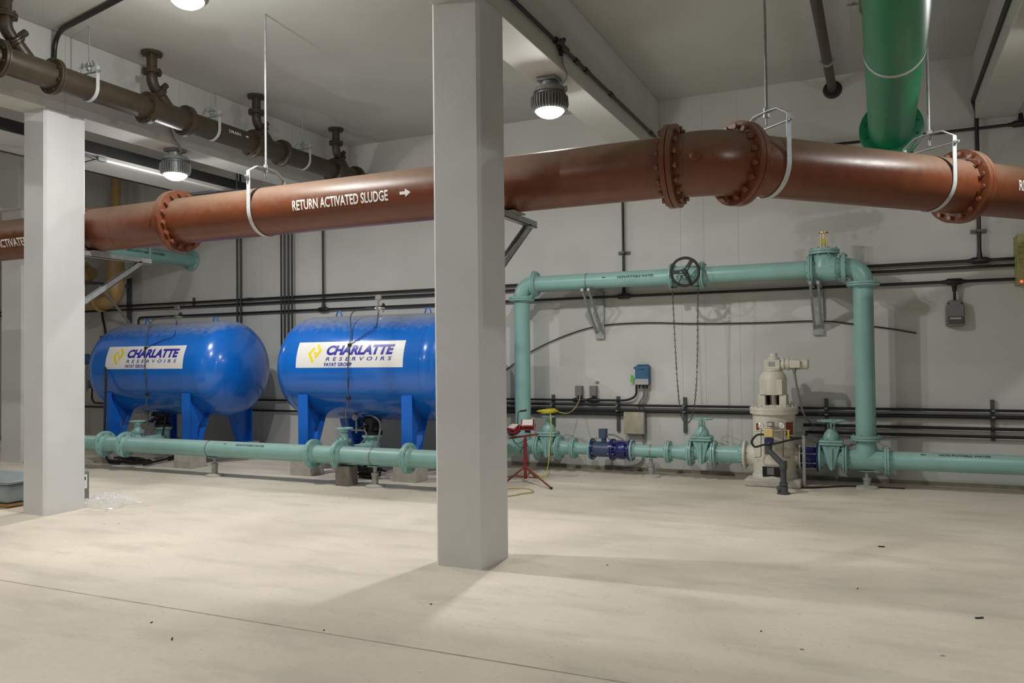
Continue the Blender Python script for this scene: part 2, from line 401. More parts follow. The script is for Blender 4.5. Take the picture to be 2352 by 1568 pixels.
for i, (x, y, z, pw) in enumerate(LAMPS):
    cord = None
    if i == 0: cord = [V((-2.735, 7.16, 4.58)), V((-2.73, 7.17, 4.42)), V((-2.72, 7.25, 4.34)), V((-2.83, 7.38, 4.31)), V((-2.90, 7.41, 4.33))]
    if i == 1: cord = [V((-8.02, 7.25, 4.60)), V((-7.99, 7.3, 4.42)), V((-7.99, 7.42, 4.29)), V((-8.07, 7.48, 4.245))]
    make_lamp(x, y, z, LAB[i], cord)

# ================================================================ RETURN SLUDGE PIPE (brown)
RY, RZ, RR = 6.42, 3.138, .246
FO = .335
def pipe_run(name, label, cat, p0, p1, r, m, group=None, wall=0):
    t = thing(name, label, cat, (V(p0)+V(p1))/2, group)
    obj('pipe', MB().cyl(p0, p1, r, n=48), m, t)
    return t
X1 = at(412, 507, RY).x; X2 = at(1548, 385, RY).x
K = V((-1.152, RY, RZ)); D2 = V((.676, .737, 0)).normalized()
t = pipe_run('sludge_pipe', 'brown sludge pipe section running behind the left pillar, lettering cut off', 'pipe', (-13.5, RY, RZ), (X1, RY, RZ), RR, SLUDGE)
flange(t, (X1, RY, RZ), (1, 0, 0), FO, .045, SLUDGE, 16, SLUDGEB, .024, -1, hub=.09)
xb = at(222, 530, RY).x; obj('coupling_band', MB().lathe((xb-.12, RY, RZ), (1, 0, 0), [(0, RR), (0, RR+.014), (.12, RR+.014), (.12, RR)], 48), SLUDGE, t)
xw = at(285, 530, RY).x; obj('weld_seam', MB().lathe((xw-.006, RY, RZ), (1, 0, 0), [(0, RR-.01), (0, RR+.002), (.012, RR+.002), (.012, RR-.01)], 48), SLUDGEB, t)
a = math.asin((3.10-RZ)/RR)
xc = at(22, 560, RY-.2).x
lay('lettering', fit_text('RETURN ACTIVATED SLUDGE', .100, 1.42, off=.02), WHITE, t, cyl_map((xc+.09, RY, RZ), (1, 0, 0), RR+.0015, math.asin((at(20, 557, RY-.24).z-RZ)/RR)))
t = pipe_run('sludge_pipe', 'long brown sludge pipe section marked RETURN ACTIVATED SLUDGE with a white arrow', 'pipe', (X1+.001, RY, RZ), (X2, RY, RZ), RR, SLUDGE)
flange(t, (X1+.001, RY, RZ), (1, 0, 0), FO, .045, SLUDGE, 0, side=1, hub=.02)
flange(t, (X2, RY, RZ), (1, 0, 0), FO, .045, SLUDGE, 16, SLUDGEB, .024, -1, hub=.02)
lay('lettering', fit_text('RETURN ACTIVATED SLUDGE', .100, 1.10, off=.02), WHITE, t, cyl_map((-4.626, RY, RZ), (1, 0, 0), RR+.0015, math.asin((3.110-RZ)/RR)))
lay('arrow', poly2d([[(-.058, -.014), (0, -.014), (0, -.038), (.058, 0), (0, .038), (0, .014), (-.058, .014)]]), WHITE, t, cyl_map((-3.89, RY, RZ), (1, 0, 0), RR+.0015, math.asin((3.113-RZ)/RR)))
# 45 degree elbow
E2 = K + D2*.21
t = thing('pipe_elbow', 'brown pipe elbow with bolted flanges where the sludge pipe bends to the back', 'pipe fitting', K)
mb = MB(); mb.cyl((X2+.001, RY, RZ), (K.x-.19, RY, RZ), RR+.006, n=48); elbow_mesh(mb, K, (1, 0, 0), D2, .46, RR+.012, 48); obj('elbow_body', mb, SLUDGE, t)
mb = MB(); pc = V(((X2+K.x)/2+.05, RY-RR-.012, RZ+.01)); mb.lathe(pc+V((0, .01, 0)), (0, -1, 0), [(0, .045), (.012, .045), (.014, .04)], 24); obj('cast_boss', mb, SLUDGE, t)
flange(t, (X2+.001, RY, RZ), (1, 0, 0), FO, .045, SLUDGE, 0, side=1)
flange(t, E2, D2, FO, .045, SLUDGE, 16, SLUDGEB, .024, -1)
# far run
E3 = K + D2*2.72
t = pipe_run('sludge_pipe', 'brown sludge pipe section between the elbow and the right-hand orange flange', 'pipe', E2+D2*.001, E3, RR, SLUDGE)
flange(t, E2+D2*.001, D2, FO, .045, SLUDGE, 0, side=1, hub=.08); flange(t, E3, D2, FO, .05, SLUDGE, 16, SLUDGEB, .022, -1)
t = pipe_run('sludge_pipe', 'orange-brown sludge pipe end at the right edge with white letters RE', 'pipe', E3+D2*.001, E3+D2*1.9, RR, SLUDGE)
flange(t, E3+D2*.001, D2, FO, .05, SLUDGE, 0, side=1, hub=.13)
xs = at(2343, 448, 8.9)
tt = (V((xs.x, xs.y, 0))-V((K.x, K.y, 0))).dot(D2)
lay('lettering', fit_text('RETURN ACTIVATED SLUDGE', .100, 1.2, off=.02), WHITE, t, cyl_map(K + D2*3.78, D2, RR+.0015, .0))

# ================================================================ HANGERS
def hanger(label, c, ax, r, top, wide, m=STRAP, rodr=.011, sw=.045, grp='strap hangers of the sludge pipe', topz=None):
    """clevis hanger: strap loop under the pipe, yoke above, rod to the ceiling; c = pipe centre"""
    c = V(c); a = V(ax).normalized(); n = a.cross(V((0, 0, 1))).normalized(); up = V((0, 0, 1))
    if n.dot(EYE-c) < 0: n = -n
    t = thing('pipe_hanger', label, 'pipe hanger', V((c.x, c.y, topz or CZ)), grp)
    th = .006; R = r+.004; h = R*1.28
    def band(pts):
        mb = MB(); vs = []; fs = []
        for i, (u, w) in enumerate(pts):
            du, dw = (pts[min(i+1, len(pts)-1)][0]-pts[max(i-1, 0)][0], pts[min(i+1, len(pts)-1)][1]-pts[max(i-1, 0)][1]); l = math.hypot(du, dw)
            ou, ow = dw/l*th, -du/l*th
            for k, (s, o) in enumerate(((-1, 0), (1, 0), (1, 1), (-1, 1))): vs.append(c+n*(u+ou*o)+up*(w+ow*o)+a*(s*sw/2))
            if i:
                b = (i-1)*4
                for k in range(4): fs.append((b+k, b+(k+1) % 4, b+4+(k+1) % 4, b+4+k))
        fs += [(0, 3, 2, 1), tuple(len(vs)-4+k for k in range(4))]
        return mb.add(vs, fs)
    loop = [(-R, h)] + [(R*math.cos(q), R*math.sin(q)) for q in [PI+PI*i/28 for i in range(29)]] + [(R, h)]
    obj('strap', band(loop), m, t)
    pk = R*1.78
    obj('yoke', band([(R+.004, h-.03), (R+.004, h+.05), (R*.55, h+.12), (.06, pk), (-.06, pk), (-R*.55, h+.12), (-R-.012, h+.05), (-R-.012, h-.03)]), m, t)
    obj('cross_bolt', MB().cyl(c+n*(R+.05)+up*(h-.005), c-n*(R+.05)+up*(h-.005), .009, n=10).lathe(c+n*(R+.012)+up*(h-.005), n, [(0, .019), (.018, .019)], 6).lathe(c-n*(R+.012)+up*(h-.005), -n, [(0, .019), (.018, .019)], 6), GALV, t)
    obj('rod', MB().cyl(c+up*(pk-.10), V((c.x, c.y, (topz or CZ))), rodr, n=10), GALV, t)
    obj('nut', MB().lathe(c+up*(pk+.008), up, [(0, .024), (.03, .024)], 6).lathe(c+up*(pk-.012), -up, [(0, .026), (.03, .026)], 6), GALV, t)
    return t
hx = at(611, 440, RY).x
hanger('white strap hanger on a long rod in front of the tanks, left of the lettering', (hx, RY, RZ), (1, 0, 0), RR, CZ, .2)
for px, lab in ((1762, 'strap hanger just right of the brown pipe elbow'), (2150, 'strap hanger beside the orange flange at the right')):
    s = {1762: .50, 2150: 2.34}[px]
    hanger(lab, K+D2*s, D2, RR, CZ, .2)

# support brackets under the sludge pipe, on the back of the pillars
def pillar_bracket(label, x, yb, L, w=.06, mirror=1):
    t = thing('pipe_bracket', label, 'bracket', (x, yb, 2.84), 'triangular steel brackets under the sludge pipe')
    z = RZ-RR-.045
    for k, (nm, pts) in enumerate((('arm', ((yb+.01, z), (yb+L, z))), ('brace', ((yb+.02, z-.60), (yb+L*.86, z-.03))))):
        (y0, z0), (y1, z1) = pts; p0 = V((x, y0, z0)); p1 = V((x, y1, z1)); d = (p1-p0).normalized(); u = V((1, 0, 0)); wv = d.cross(u)
        mb = MB(); Ln = (p1-p0).length; c = (p0+p1)/2
        mb.box(c+wv*.027, (Ln, w, .008), (d, u, wv)); mb.box(c+u*(w/2-.004), (Ln, .008, .06), (d, u, wv)); mb.box(c-u*(w/2-.004), (Ln, .008, .06), (d, u, wv))
        obj(nm, mb, GALV, t, flat=True)
    mb = MB(); mb.bb(x-w/2, x+w/2, yb+.001, yb+.012, z-.72, z+.05); obj('mount_channel', mb, GALV, t, flat=True)
    for zz in (.66, .02): obj('anchor_bolt', MB().lathe((x, yb+.012, z-zz), (0, 1, 0), [(0, .02), (.02, .02)], 6), GALV, t)
    mb = MB(); mb.bb(x-.07, x+.07, RY-.12, RY+.12, RZ-RR-.014, RZ-RR-.002); obj('saddle_plate', mb, GALV, t)
    return t
pillar_bracket('triangular steel bracket behind the front pillar, tip showing at its right', -2.93, 5.916, .98)
pillar_bracket('triangular steel bracket behind the left pillar under the brown pipe', -8.2, 6.131, 1.0)

# ================================================================ DRAIN PIPE (olive brown) with risers
DX, DZ, DR = -7.6, 4.52, .128
def ring(parent, p, ax, ro, m, th=.03, nb=8, s=.011, both=True):
    p = V(p); a = V(ax).normalized()
    flange(parent, p, a, ro, th, m, nb, m, s, 1); flange(parent, p-a*.001, a, ro, th, m, 0, None, s, -1)
segs = [2.0, 3.15, 3.71, 4.86, 5.42, 6.57, 7.13, 8.28, 8.84, 10.02, 10.58]
dl = {3: 'olive drain pipe section above the left pillar with a strap hanger', 5: 'olive drain pipe section left of the word DRAIN', 1: 'olive drain pipe section at the top left corner'}
for i in range(1, len(segs)-1, 2):
    y0, y1 = segs[i], segs[i+1]  # wye fitting
    t = thing('drain_wye', ['', 'olive drain wye nearest the camera, outside the corner', '', 'olive drain wye fitting above the left pillar', '', 'olive drain wye fitting directly above the lit lamp', '', 'olive drain wye fitting crossed by the long hanger rod', '', 'olive drain wye fitting farthest back, above the brown pipe'][i], 'pipe fitting', (DX, (y0+y1)/2, DZ))
    mb = MB(); mb.cyl((DX, y0, DZ), (DX, y1, DZ), DR+.004, n=32)
    q0 = V((DX, (y0+y1)/2+.10, DZ)); dd = V((0, -1, 1)).normalized(); mb.cyl(q0, q0+dd*.30, .075, .07, 24)
    obj('wye_body', mb, DRAIN, t)
    flange(t, (DX, y0, DZ), (0, 1, 0), .185, .028, DRAIN, 8, DRAIN, .013, 1); flange(t, (DX, y1, DZ), (0, 1, 0), .185, .028, DRAIN, 8, DRAIN, .013, -1)
    # riser to the ceiling
    yr = y0 + .07; zr = CZ
    r = thing('drain_riser', ['', 'olive drain riser outside the corner', '', 'olive drain riser in the top left corner', '', 'olive drain riser with offset bend above the lit lamp', '', 'olive drain riser just left of the long hanger rod', '', 'olive drain riser farthest back near the wall'][i], 'pipe fitting', (DX, yr, CZ), 'offset drain risers from the ceiling')
    off = (q0.y+0) - yr; zk = DZ + off  # where the 45 line from q0 meets x = yr
    mb = MB(); mb.cyl((DX, yr, CZ), (DX, yr, zk+.05), .058, n=24)
    a0, a1 = elbow_mesh(mb, (DX, yr, zk), (0, 0, -1), (0, 1, -1), .16, .062, 24)
    mb.cyl(a1, q0+dd*.29, .06, n=24); obj('pipe', mb, DRAIN, r)
    flange(r, (DX, yr, CZ-.002), (0, 0, -1), .118, .03, DRAIN, 8, DRAIN, .011, 1)
    ring(r, (DX, yr, zk+.13), (0, 0, 1), .108, DRAIN, .022, 8, .010)
    ring(r, V((DX, yr, zk))+V((0, 1, -1)).normalized()*.12, (0, 1, -1), .104, DRAIN, .022, 8, .010)
    cn = V((DX, yr, zk))+V((0, 1, -1)).normalized()*.12+V((0, 1, 1)).normalized()*.10
    obj('cleanout_plug', MB().cyl(cn, cn+V((0, .5, .5))*.10, .035, n=12), DRAIN, r)
for i in range(0, len(segs)-1, 2):
    y0, y1 = segs[i], segs[i+1]
    t = thing('drain_pipe', ['olive drain pipe section running out past the top left corner', 'olive drain pipe section cut by the left picture edge', 'olive drain pipe section passing above the left pillar', 'olive drain pipe section lettered DRAIN in small white letters', 'olive drain pipe section behind the long hanger rod'][i//2], 'pipe', (DX, (y0+y1)/2, DZ))
    obj('pipe', MB().cyl((DX, y0, DZ), (DX, y1, DZ), DR, n=32), DRAIN, t)
    if i: flange(t, (DX, y0, DZ), (0, 1, 0), .185, .028, DRAIN, 0, side=1)
    flange(t, (DX, y1, DZ), (0, 1, 0), .185, .028, DRAIN, 0, side=-1)
    if y0 == 7.13:
        yc = atX(540, 312, DX+DR).y
        lay('lettering', fit_text('DRAIN', .04, .20, off=.008), WHITE, t, cyl_map((DX, yc, DZ), (0, 1, 0), DR+.0015, .12))
        lay('arrow', poly2d([[(-.025, -.007), (0, -.007), (0, -.016), (.025, 0), (0, .016), (0, .007), (-.025, .007)]]), WHITE, t, cyl_map((DX, yc+.22, DZ), (0, 1, 0), DR+.0015, .12))
t = thing('drain_pipe', 'last olive drain pipe stub entering the back wall', 'pipe', (DX, 10.8, DZ)); obj('pipe', MB().cyl((DX, 10.58, DZ), (DX, WALL_Y+.02, DZ), DR, n=32), DRAIN, t); flange(t, (DX, 10.581, DZ), (0, 1, 0), .185, .028, DRAIN, 0)
for y, lab in ((4.1, 'small strap hanger on the drain pipe outside the corner'), (5.83, 'small strap hanger on the drain pipe above the left pillar'), (7.55, 'small strap hanger on the drain pipe left of the word DRAIN'), (9.30, 'small strap hanger on the drain pipe behind the long rod')):
    hanger(lab, (DX, y, DZ), (0, 1, 0), DR, CZ, .1, STRAP, .007, .04, 'small strap hangers of the drain pipe')

# ================================================================ GREEN PIPE
GX, GZ, GR = .14, 4.0, .222
t = thing('green_pipe', 'large glossy green pipe coming from the top right towards the back', 'pipe', (GX, 6, GZ))
obj('pipe', MB().cyl((GX, -1, GZ), (GX, 9.45, GZ), GR, n=56), GREEN, t)
flange(t, (GX, 9.45, GZ), (0, 1, 0), .315, .045, GREEN, 12, GREEN, .018, -1)
ys = atZ(2060, 172, GZ-GR).y
obj('strap', MB().lathe((GX, ys, GZ), (0, 1, 0), [(0, GR), (0, GR+.006), (.05, GR+.006), (.05, GR)], 56), STRAP, t)
yb = 6.0; obj('clamp_bolt', MB().cyl((GX-GR, yb, GZ+.02), (GX-GR-.09, yb, GZ+.02), .011, n=10).lathe((GX-GR-.035, yb, GZ+.02), (-1, 0, 0), [(0, .022), (.02, .022)], 6).box((GX-GR-.006, yb, GZ+.01), (.012, .05, .12)), GALV, t)
t = thing('green_elbow', 'green flanged elbow at the end of the green pipe, behind the brown pipe', 'pipe fitting', (GX, 9.6, GZ))
mb = MB(); elbow_mesh(mb, (GX, 9.9, GZ), (0, 1, 0), (0, 0, -1), .34, GR, 40); mb.cyl((GX, 9.451, GZ), (GX, 9.60, GZ), GR, n=40); obj('elbow_body', mb, GREEN, t)
flange(t, (GX, 9.451, GZ), (0, 1, 0), .315, .045, GREEN, 0); flange(t, (GX, 9.9, GZ-.5), (0, 0, -1), .315, .045, GREEN, 12, GREEN, .018, -1)

# small olive pipe into the wall at the top right
bx, bz = at(1912, 203, WALL_Y).x, at(1912, 203, WALL_Y).z-.02
t = thing('olive_pipe', 'thin olive pipe under the ceiling ending in a wall collar at the top', 'pipe', (bx, 8, bz))
obj('pipe', MB().cyl((bx, 2, bz), (bx, WALL_Y, bz), .055, n=20), DRAIN, t)
obj('collar', MB().lathe((bx, WALL_Y-.002, bz), (0, -1, 0), [(0, .115), (.012, .115), (.02, .10), (.02, .06)], 32), BLACKC, t)
yc = atZ(1912, 160, bz).y
obj('clamp', MB().lathe((bx, 9.9, bz), (0, 1, 0), [(0, .05), (0, .068), (.05, .068), (.05, .05)], 20).box((bx, 9.92, bz), (.17, .012, .03)), GALV, t)
obj('coupling', MB().lathe((bx, 7.7, bz), (0, 1, 0), [(0, .05), (0, .07), (.12, .07), (.12, .05)], 20), DRAIN, t)
# ================================================================ AQUA NON-POTABLE WATER PIPES
LY, LZ, LR = 8.52, .381, .113
HY, HZ, HR = 10.55, .345, .109
UZ = 2.665; UR = .107
TF = dict(th=.026, m=TEAL)
def tfl(t, c, ax, ro=.185, nb=0, side=1, th=.026, s=.011, hub=.03): return flange(t, c, ax, ro, th, TEAL, nb, TEALB, s, side, hub=hub)
def spool(label, p0, p1, r, ro, f0=1, f1=1, nb0=0, nb1=0, m=TEAL, name='water_pipe', group=None):
    t = pipe_run(name, label, 'pipe', p0, p1, r, m, group); d = V(p1)-V(p0)
    if f0: tfl(t, p0, d, ro, nb0)
    if f1: tfl(t, p1, d, ro, nb1, -1)
    return t
def reducer(label, p0, p1, r0, r1, ro0, ro1):
    t = thing('pipe_reducer', label, 'pipe fitting', (V(p0)+V(p1))/2); d = V(p1)-V(p0); L = d.length
    obj('cone', MB().lathe(p0, d, [(0, r0), (.03, r0), (L-.05, r1), (L, r1)], 32), TEAL, t)
    tfl(t, p0, d, ro0, 0); tfl(t, p1, d, ro1, 8, -1); return t
def pipe_stand(label, x, y, z, zb, base=.10, m=GALV):
    t = thing('pipe_stand', label, 'pipe stand', (x, y, 0), 'adjustable pipe stands')
    obj('base_plate', MB().lathe((x, y, 0), (0, 0, 1), [(0, base*1.25), (.02, base*1.2), (.035, base*.6)], 24), CONC, t)
    obj('sleeve', MB().cyl((x, y, .03), (x, y, z-zb-.10), .042, n=20).lathe((x, y, z-zb-.12), (0, 0, 1), [(0, .042), (0, .05), (.03, .05), (.03, .03)], 20), m, t)
    obj('screw', MB().cyl((x, y, z-zb-.12), (x, y, z-zb-.01), .024, n=14), GALV, t)
    obj('cradle', MB().box((x, y, z-zb-.006), (.15, .12, .01)), TEAL, t)
    return t
def band(parent, c, ax, r, w=.012, m=TEAL, name='band'):
    a = V(ax).normalized(); obj(name, MB().lathe(V(c)-a*w/2, a, [(0, r-.01), (0, r+.006), (w, r+.006), (w, r-.01)], 32), m, parent)
def xl(px, y=1030): return at(px, y, LY).x
def xh(px, y=1030): return at(px, y, HY).x
P = lambda x: (x, LY, LZ)
# --- lower line at the left
t = spool('aqua pipe section emerging from behind the left pillar near the floor', P(-12.2), P(xl(242)), LR, .19, 0, 1, 0, 8)
t = spool('short aqua pipe section between two bolted flanges below the blue tank', P(xl(242)+.001), P(xl(290)), LR, .19, 1, 1, 0, 8)
t = spool('long aqua floor pipe section marked NON-POTABLE WATER in front of the left tank', P(xl(290)+.001), P(xl(720)), LR, .19, 1, 1, 0, 8)
band(t, P(xl(484)), (1, 0, 0), LR, .014, CAST, 'clamp_band')
lay('lettering', fit_text('NON-POTABLE WATER', .030, .50, off=.03), INK, t, cyl_map(P(at(570, 1023, LY-LR).x), (1, 0, 0), LR+.001, math.asin(min(.9, (at(570, 1023, LY-LR+.02).z-LZ)/LR))), step=.01)
lay('arrow', poly2d([[(-.03, 0), (-.012, -.012), (-.012, -.005), (.03, -.005), (.03, .005), (-.012, .005), (-.012, .012)]]), INK, t, cyl_map(P(at(512, 1020, LY-LR).x), (1, 0, 0), LR+.001, math.asin(min(.9, (at(512, 1019, LY-LR+.02).z-LZ)/LR))), step=.01)
t = spool('short aqua pipe section in front of the small handwheel valve under the right tank', P(xl(720)+.001), P(xl(780)), LR, .19, 1, 1, 0, 8)
t = spool('aqua floor pipe section in front of the right tank, lit brightly along its top', P(xl(780)+.001), P(xl(938)), LR, .19, 1, 1, 0, 8)
band(t, P(xl(858)), (1, 0, 0), LR, .014, CAST, 'clamp_band')
t = spool('aqua floor pipe section going behind the front pillar from the left', P(xl(938)+.001), P(-4.86), LR, .19, 1, 0)
t = thing('pipe_elbow', 'aqua pipe elbow behind the front pillar just above the floor', 'pipe fitting', (-4.7, LY, LZ))
mb = MB(); a0, a1 = elbow_mesh(mb, (-4.62, LY, LZ), (1, 0, 0), (0, 1, 0), .24, LR); obj('elbow_body', mb, TEAL, t)
t = pipe_run('water_pipe', 'aqua cross pipe running to the back wall behind the front pillar', 'pipe', a1, (-4.62, 10.30, LZ), LR, TEAL)
pipe_stand('adjustable stand under the aqua floor pipe in front of the left tank', xl(493), LY, LZ, LR)
pipe_stand('adjustable stand on a flared base under the aqua floor pipe, beside the concrete block', xl(861), LY, LZ, LR)
t = thing('concrete_block', 'grey concrete block on the floor under the aqua pipe', 'block', (xl(790, 1100), LY, 0))
bxp = at(772, 1115, 8.44).x; bxq = at(803, 1115, 8.44).x
obj('block_body', MB().bb(bxp, bxq, 8.42, 8.62, 0, .245), CBLOCK, t, .006)
# branches with gate valve under each tank
def branch(xp, wheelx, tag_, yv, cx, far):
    x = wheelx
    t = thing('gate_valve', 'aqua gate valve with small handwheel behind the floor pipe, under the %s tank' % tag_, 'valve', (x, yv, LZ))
    mb = MB(); mb.lathe((x, yv-.10, LZ), (0, 1, 0), [(0, .08), (.04, .09), (.10, .12), (.16, .09), (.20, .08)], 28); mb.lathe((x, yv, LZ+.05), (0, 0, 1), [(0, .10), (.08, .085), (.09, .085)], 24)
    obj('valve_body', mb, TEAL, t)
    f = flange(t, (x, yv, LZ+.145), (0, 0, 1), .10, .02, TEAL, 8, TEALB, .009, 1); flange(t, (x, yv, LZ+.144), (0, 0, 1), .10, .02, TEAL, 0, side=-1)
    obj('bonnet', MB().lathe((x, yv, LZ+.16), (0, 0, 1), [(0, .075), (.03, .06), (.05, .055), (.10, .052), (.105, .06), (.12, .06)], 24), TEAL, t)
    obj('stem', MB().cyl((x, yv, LZ+.26), (x, yv, LZ+.32), .014, n=12), TEAL, t)
    wheel(t, (x, yv, LZ+.31), (0, 0, 1), .115, .010, TEAL, 4)
    t = thing('branch_pipe', 'aqua branch pipe under the %s tank' % tag_, 'pipe', (x, yv+.4, LZ))
    mb = MB(); mb.tube(fillet([(x, yv+.11, LZ), (x, cx[1]-.22, LZ), (cx[0], cx[1], LZ)], .15), .07, 20); obj('pipe', mb, TEAL, t)
    t = thing('pump_head', 'dark control valve assembly under the %s tank with grey hoses' % tag_, 'valve', (cx[0], cx[1], LZ))
    obj('valve_body', MB().lathe((cx[0], cx[1], LZ-.10), (0, 0, 1), [(0, .06), (.05, .11), (.2, .11), (.24, .15), (.27, .15)], 24), TEAL, t)
    mb = MB(); mb.lathe((cx[0], cx[1], LZ+.171), (0, 0, 1), [(0, .14), (.04, .14), (.07, .10), (.14, .09), (.16, .12), (.24, .12), (.24, .06), (.34, .06)], 20)
    for k in range(7):
        q = k*.9; mb.box((cx[0]+.13*math.cos(q), cx[1]-.1+.06*math.sin(q), LZ+.26+.035*(k % 4)), (.06, .05, .04))
    obj('actuator', mb, RUBBER, t)
    mb = MB(); mb.lathe((cx[0]-.17, cx[1]-.16, LZ+.42), (0, -1, 0), [(0, .045), (.03, .045), (.03, .036)], 20); mb.cyl((cx[0]-.17, cx[1]-.15, LZ+.40), (cx[0]-.17, cx[1]-.15, LZ+.2), .014, n=8); mb.cyl((cx[0]-.26, cx[1]-.15, LZ+.24), (cx[0]-.02, cx[1]-.15, LZ+.24), .013, n=8)
    obj('gauge', mb, CAST, t)
    mb = MB(); mb.tube(smooth([(cx[0]-.02, cx[1]-.16, LZ+.24), (cx[0]+.03, cx[1]-.2, LZ+.16), (cx[0]-.06, cx[1]-.25, LZ+.05), (x+.10, yv, LZ+.10), (x+.03, yv+.02, LZ+.22)], 8), .009, 8); obj('hose', mb, GREYC, t)
    mb = MB(); mb.tube(smooth([(cx[0]-.1, cx[1]-.1, LZ+.45), (cx[0]+.12, cx[1]-.16, LZ+.44), (cx[0]+.25, cx[1]-.18, LZ+.33), (cx[0]+.2, cx[1]-.2, LZ+.02), (cx[0]+.1, cx[1]-.2, LZ-.2)], 8), .013, 8); obj('hose', mb, GREYC if far else RUBBER, t)
def wheel(parent, c, ax, R, r, m, spokes=4, hub=.02, dish=0, rot=0, name='handwheel'):
    a, u, w = basis(ax); mb = MB(); c = V(c)
    mb.tube([c+(u*math.cos(2*PI*i/36)+w*math.sin(2*PI*i/36))*R for i in range(36)], r, 10, closed=True)
    for k in range(spokes):
        q = rot+2*PI*k/spokes; mb.cyl(c+a*dish, c+(u*math.cos(q)+w*math.sin(q))*R, r*.75, n=8)
    mb.lathe(c+a*(dish-.015), a, [(0, hub), (.03, hub)], 14); obj(name, mb, m, parent)
branch(0, at(316, 968, 8.95).x, 'left', 8.95, (at(374, 985, 9.6).x, 9.6), 0)
branch(0, at(790, 985, 8.85).x, 'right', 8.85, (at(856, 985, 9.5).x, 9.5), 1)

# --- back line, right of the front pillar
Q = lambda x: (x, HY, HZ)
def gate_valve(label, x, hw, wz, wr, body=.10, big=1):
    """in-line gate valve with wedge-shaped body, bonnet flange and handwheel"""
    t = thing('gate_valve', label, 'valve', Q(x)); L = hw
    mb = MB(); mb.lathe((x-L, HY, HZ), (1, 0, 0), [(0, .09), (.03, .088), (L*.6, .085), (L*1.4, .085), (2*L-.03, .088), (2*L, .09)], 28)
    for k in range(1):
        poly = [(-.03, -.13), (.03, -.13), (.105, .16), (-.105, .16)]
        mb.prism(poly, (0, -1, 0), (x, HY+.10, HZ), (1, 0, 0), (0, 0, 1), .20)
    obj('valve_body', mb, TEAL, t, .012)
    obj('rib', MB().box((x, HY-.11, HZ), (.028, .03, .27)), TEAL, t, .004)
    tfl(t, (x-L, HY, HZ), (1, 0, 0), .172, 8, 1); tfl(t, (x+L, HY, HZ), (1, 0, 0), .172, 8, -1)
    zb = HZ+.175
    obj('bonnet_flange', MB().box((x, HY, zb), (.27, .24, .03)).box((x, HY, zb+.032), (.27, .24, .03)), TEAL, t, .012)
    bolts(t, (x, HY, zb+.016), (0, 0, 1), .118, 8, .10, .009, TEALB)
    obj('bonnet', MB().lathe((x, HY, zb+.04), (0, 0, 1), [(0, .095), (.04, .095), (.09, .08), (.12, .05), (.14, .045)], 28), TEAL, t)
    mb = MB(); mb.cyl((x, HY, zb+.16), (x, HY, wz), .016, n=12)
    for s in (-1, 1): mb.box((x+s*.035, HY, (zb+.17+wz)/2-.02), (.012, .03, wz-zb-.20))
    obj('stem', mb, TEALB, t)
    if wr: wheel(t, (x, HY, wz), (0, 0, 1), wr, .009, TEAL, 5, .024)
    return t
t = spool('aqua pipe just right of the front pillar at floor level, behind the red work light', Q(-4.92), Q(xh(1237)), HR, .185, 0, 1, 0, 0)
xv = (xh(1237)+xh(1285))/2; hv = (xh(1285)-xh(1237))/2
gate_valve('aqua gate valve draped with a yellow cord, right of the red work light', xv, hv-.002, .775, .10)
reducer('aqua pipe reducer right of the valve with the yellow cord', Q(xh(1285)+.001), Q(xh(1318)), HR, .082, .172, .148)
t = spool('short thin aqua pipe section left of the slate-blue flow meter', Q(xh(1318)+.001), Q(xh(1360)), .082, .148, 1, 1)
# flow meter
xm0, xm1 = xh(1360)+.002, xh(1408)
t = thing('flow_meter', 'slate-blue flow meter with a small square head on the back pipe', 'flow meter', Q((xm0+xm1)/2))
obj('meter_body', MB().lathe((xm0, HY, HZ), (1, 0, 0), [(0, .12), (.03, .12), (.03, .105), (xm1-xm0-.03, .105), (xm1-xm0-.03, .12), (xm1-xm0, .12)], 36), METERB, t)
flange(t, (xm0, HY, HZ), (1, 0, 0), .148, .025, NAVY, 8, GALV, .010, 1); flange(t, (xm1, HY, HZ), (1, 0, 0), .148, .025, NAVY, 8, GALV, .010, -1)
mb = MB(); mb.cyl((xm0+.17, HY, HZ+.10), (xm0+.17, HY, HZ+.16), .035, n=14); mb.box((xm0+.16, HY, HZ+.215), (.10, .10, .13)); obj('terminal_head', mb, METERB, t, .006)
for k in (.06, .24): obj('lifting_eye', MB().tube(arc((xm0+k, HY, HZ+.13), (0, 1, 0), (0, 0, 1), .025, 0, PI), .006, 6), GALV, t)
obj('cable', MB().tube(smooth([(xm0+.21, HY, HZ+.20), (xm0+.32, HY-.01, HZ+.20), (xm0+.45, HY-.02, HZ+.14), (xm0+.52, HY-.02, HZ+.06)], 8), .012, 8), GREYP, t)
# navy coupling
xc0, xc1 = xm1+.002, xh(1450)-.001
t = thing('expansion_coupling', 'dark navy flanged coupling with tie bolts beside the flow meter', 'pipe fitting', Q((xc0+xc1)/2))
obj('sleeve', MB().lathe((xc0, HY, HZ), (1, 0, 0), [(0, .085), (xc1-xc0, .085)], 28).lathe(((xc0+xc1)/2-.06, HY, HZ), (1, 0, 0), [(0, .11), (.03, .12), (.09, .12), (.12, .11)], 28), NAVY, t)
flange(t, (xc0, HY, HZ), (1, 0, 0), .148, .022, NAVY, 0); flange(t, (xc1, HY, HZ), (1, 0, 0), .148, .022, NAVY, 8, NAVY, .010, -1)
bolts(t, ((xc0+xc1)/2, HY, HZ), (1, 0, 0), .132, 6, xc1-xc0+.06, .011, NAVY)
t = spool('thin aqua pipe section on a stand, right of the navy coupling', Q(xc1+.002), Q(xh(1535)), .082, .148, 1, 1, 0, 0)
band(t, Q(xh(1495)), (1, 0, 0), .082, .014, CAST, 'clamp_band')
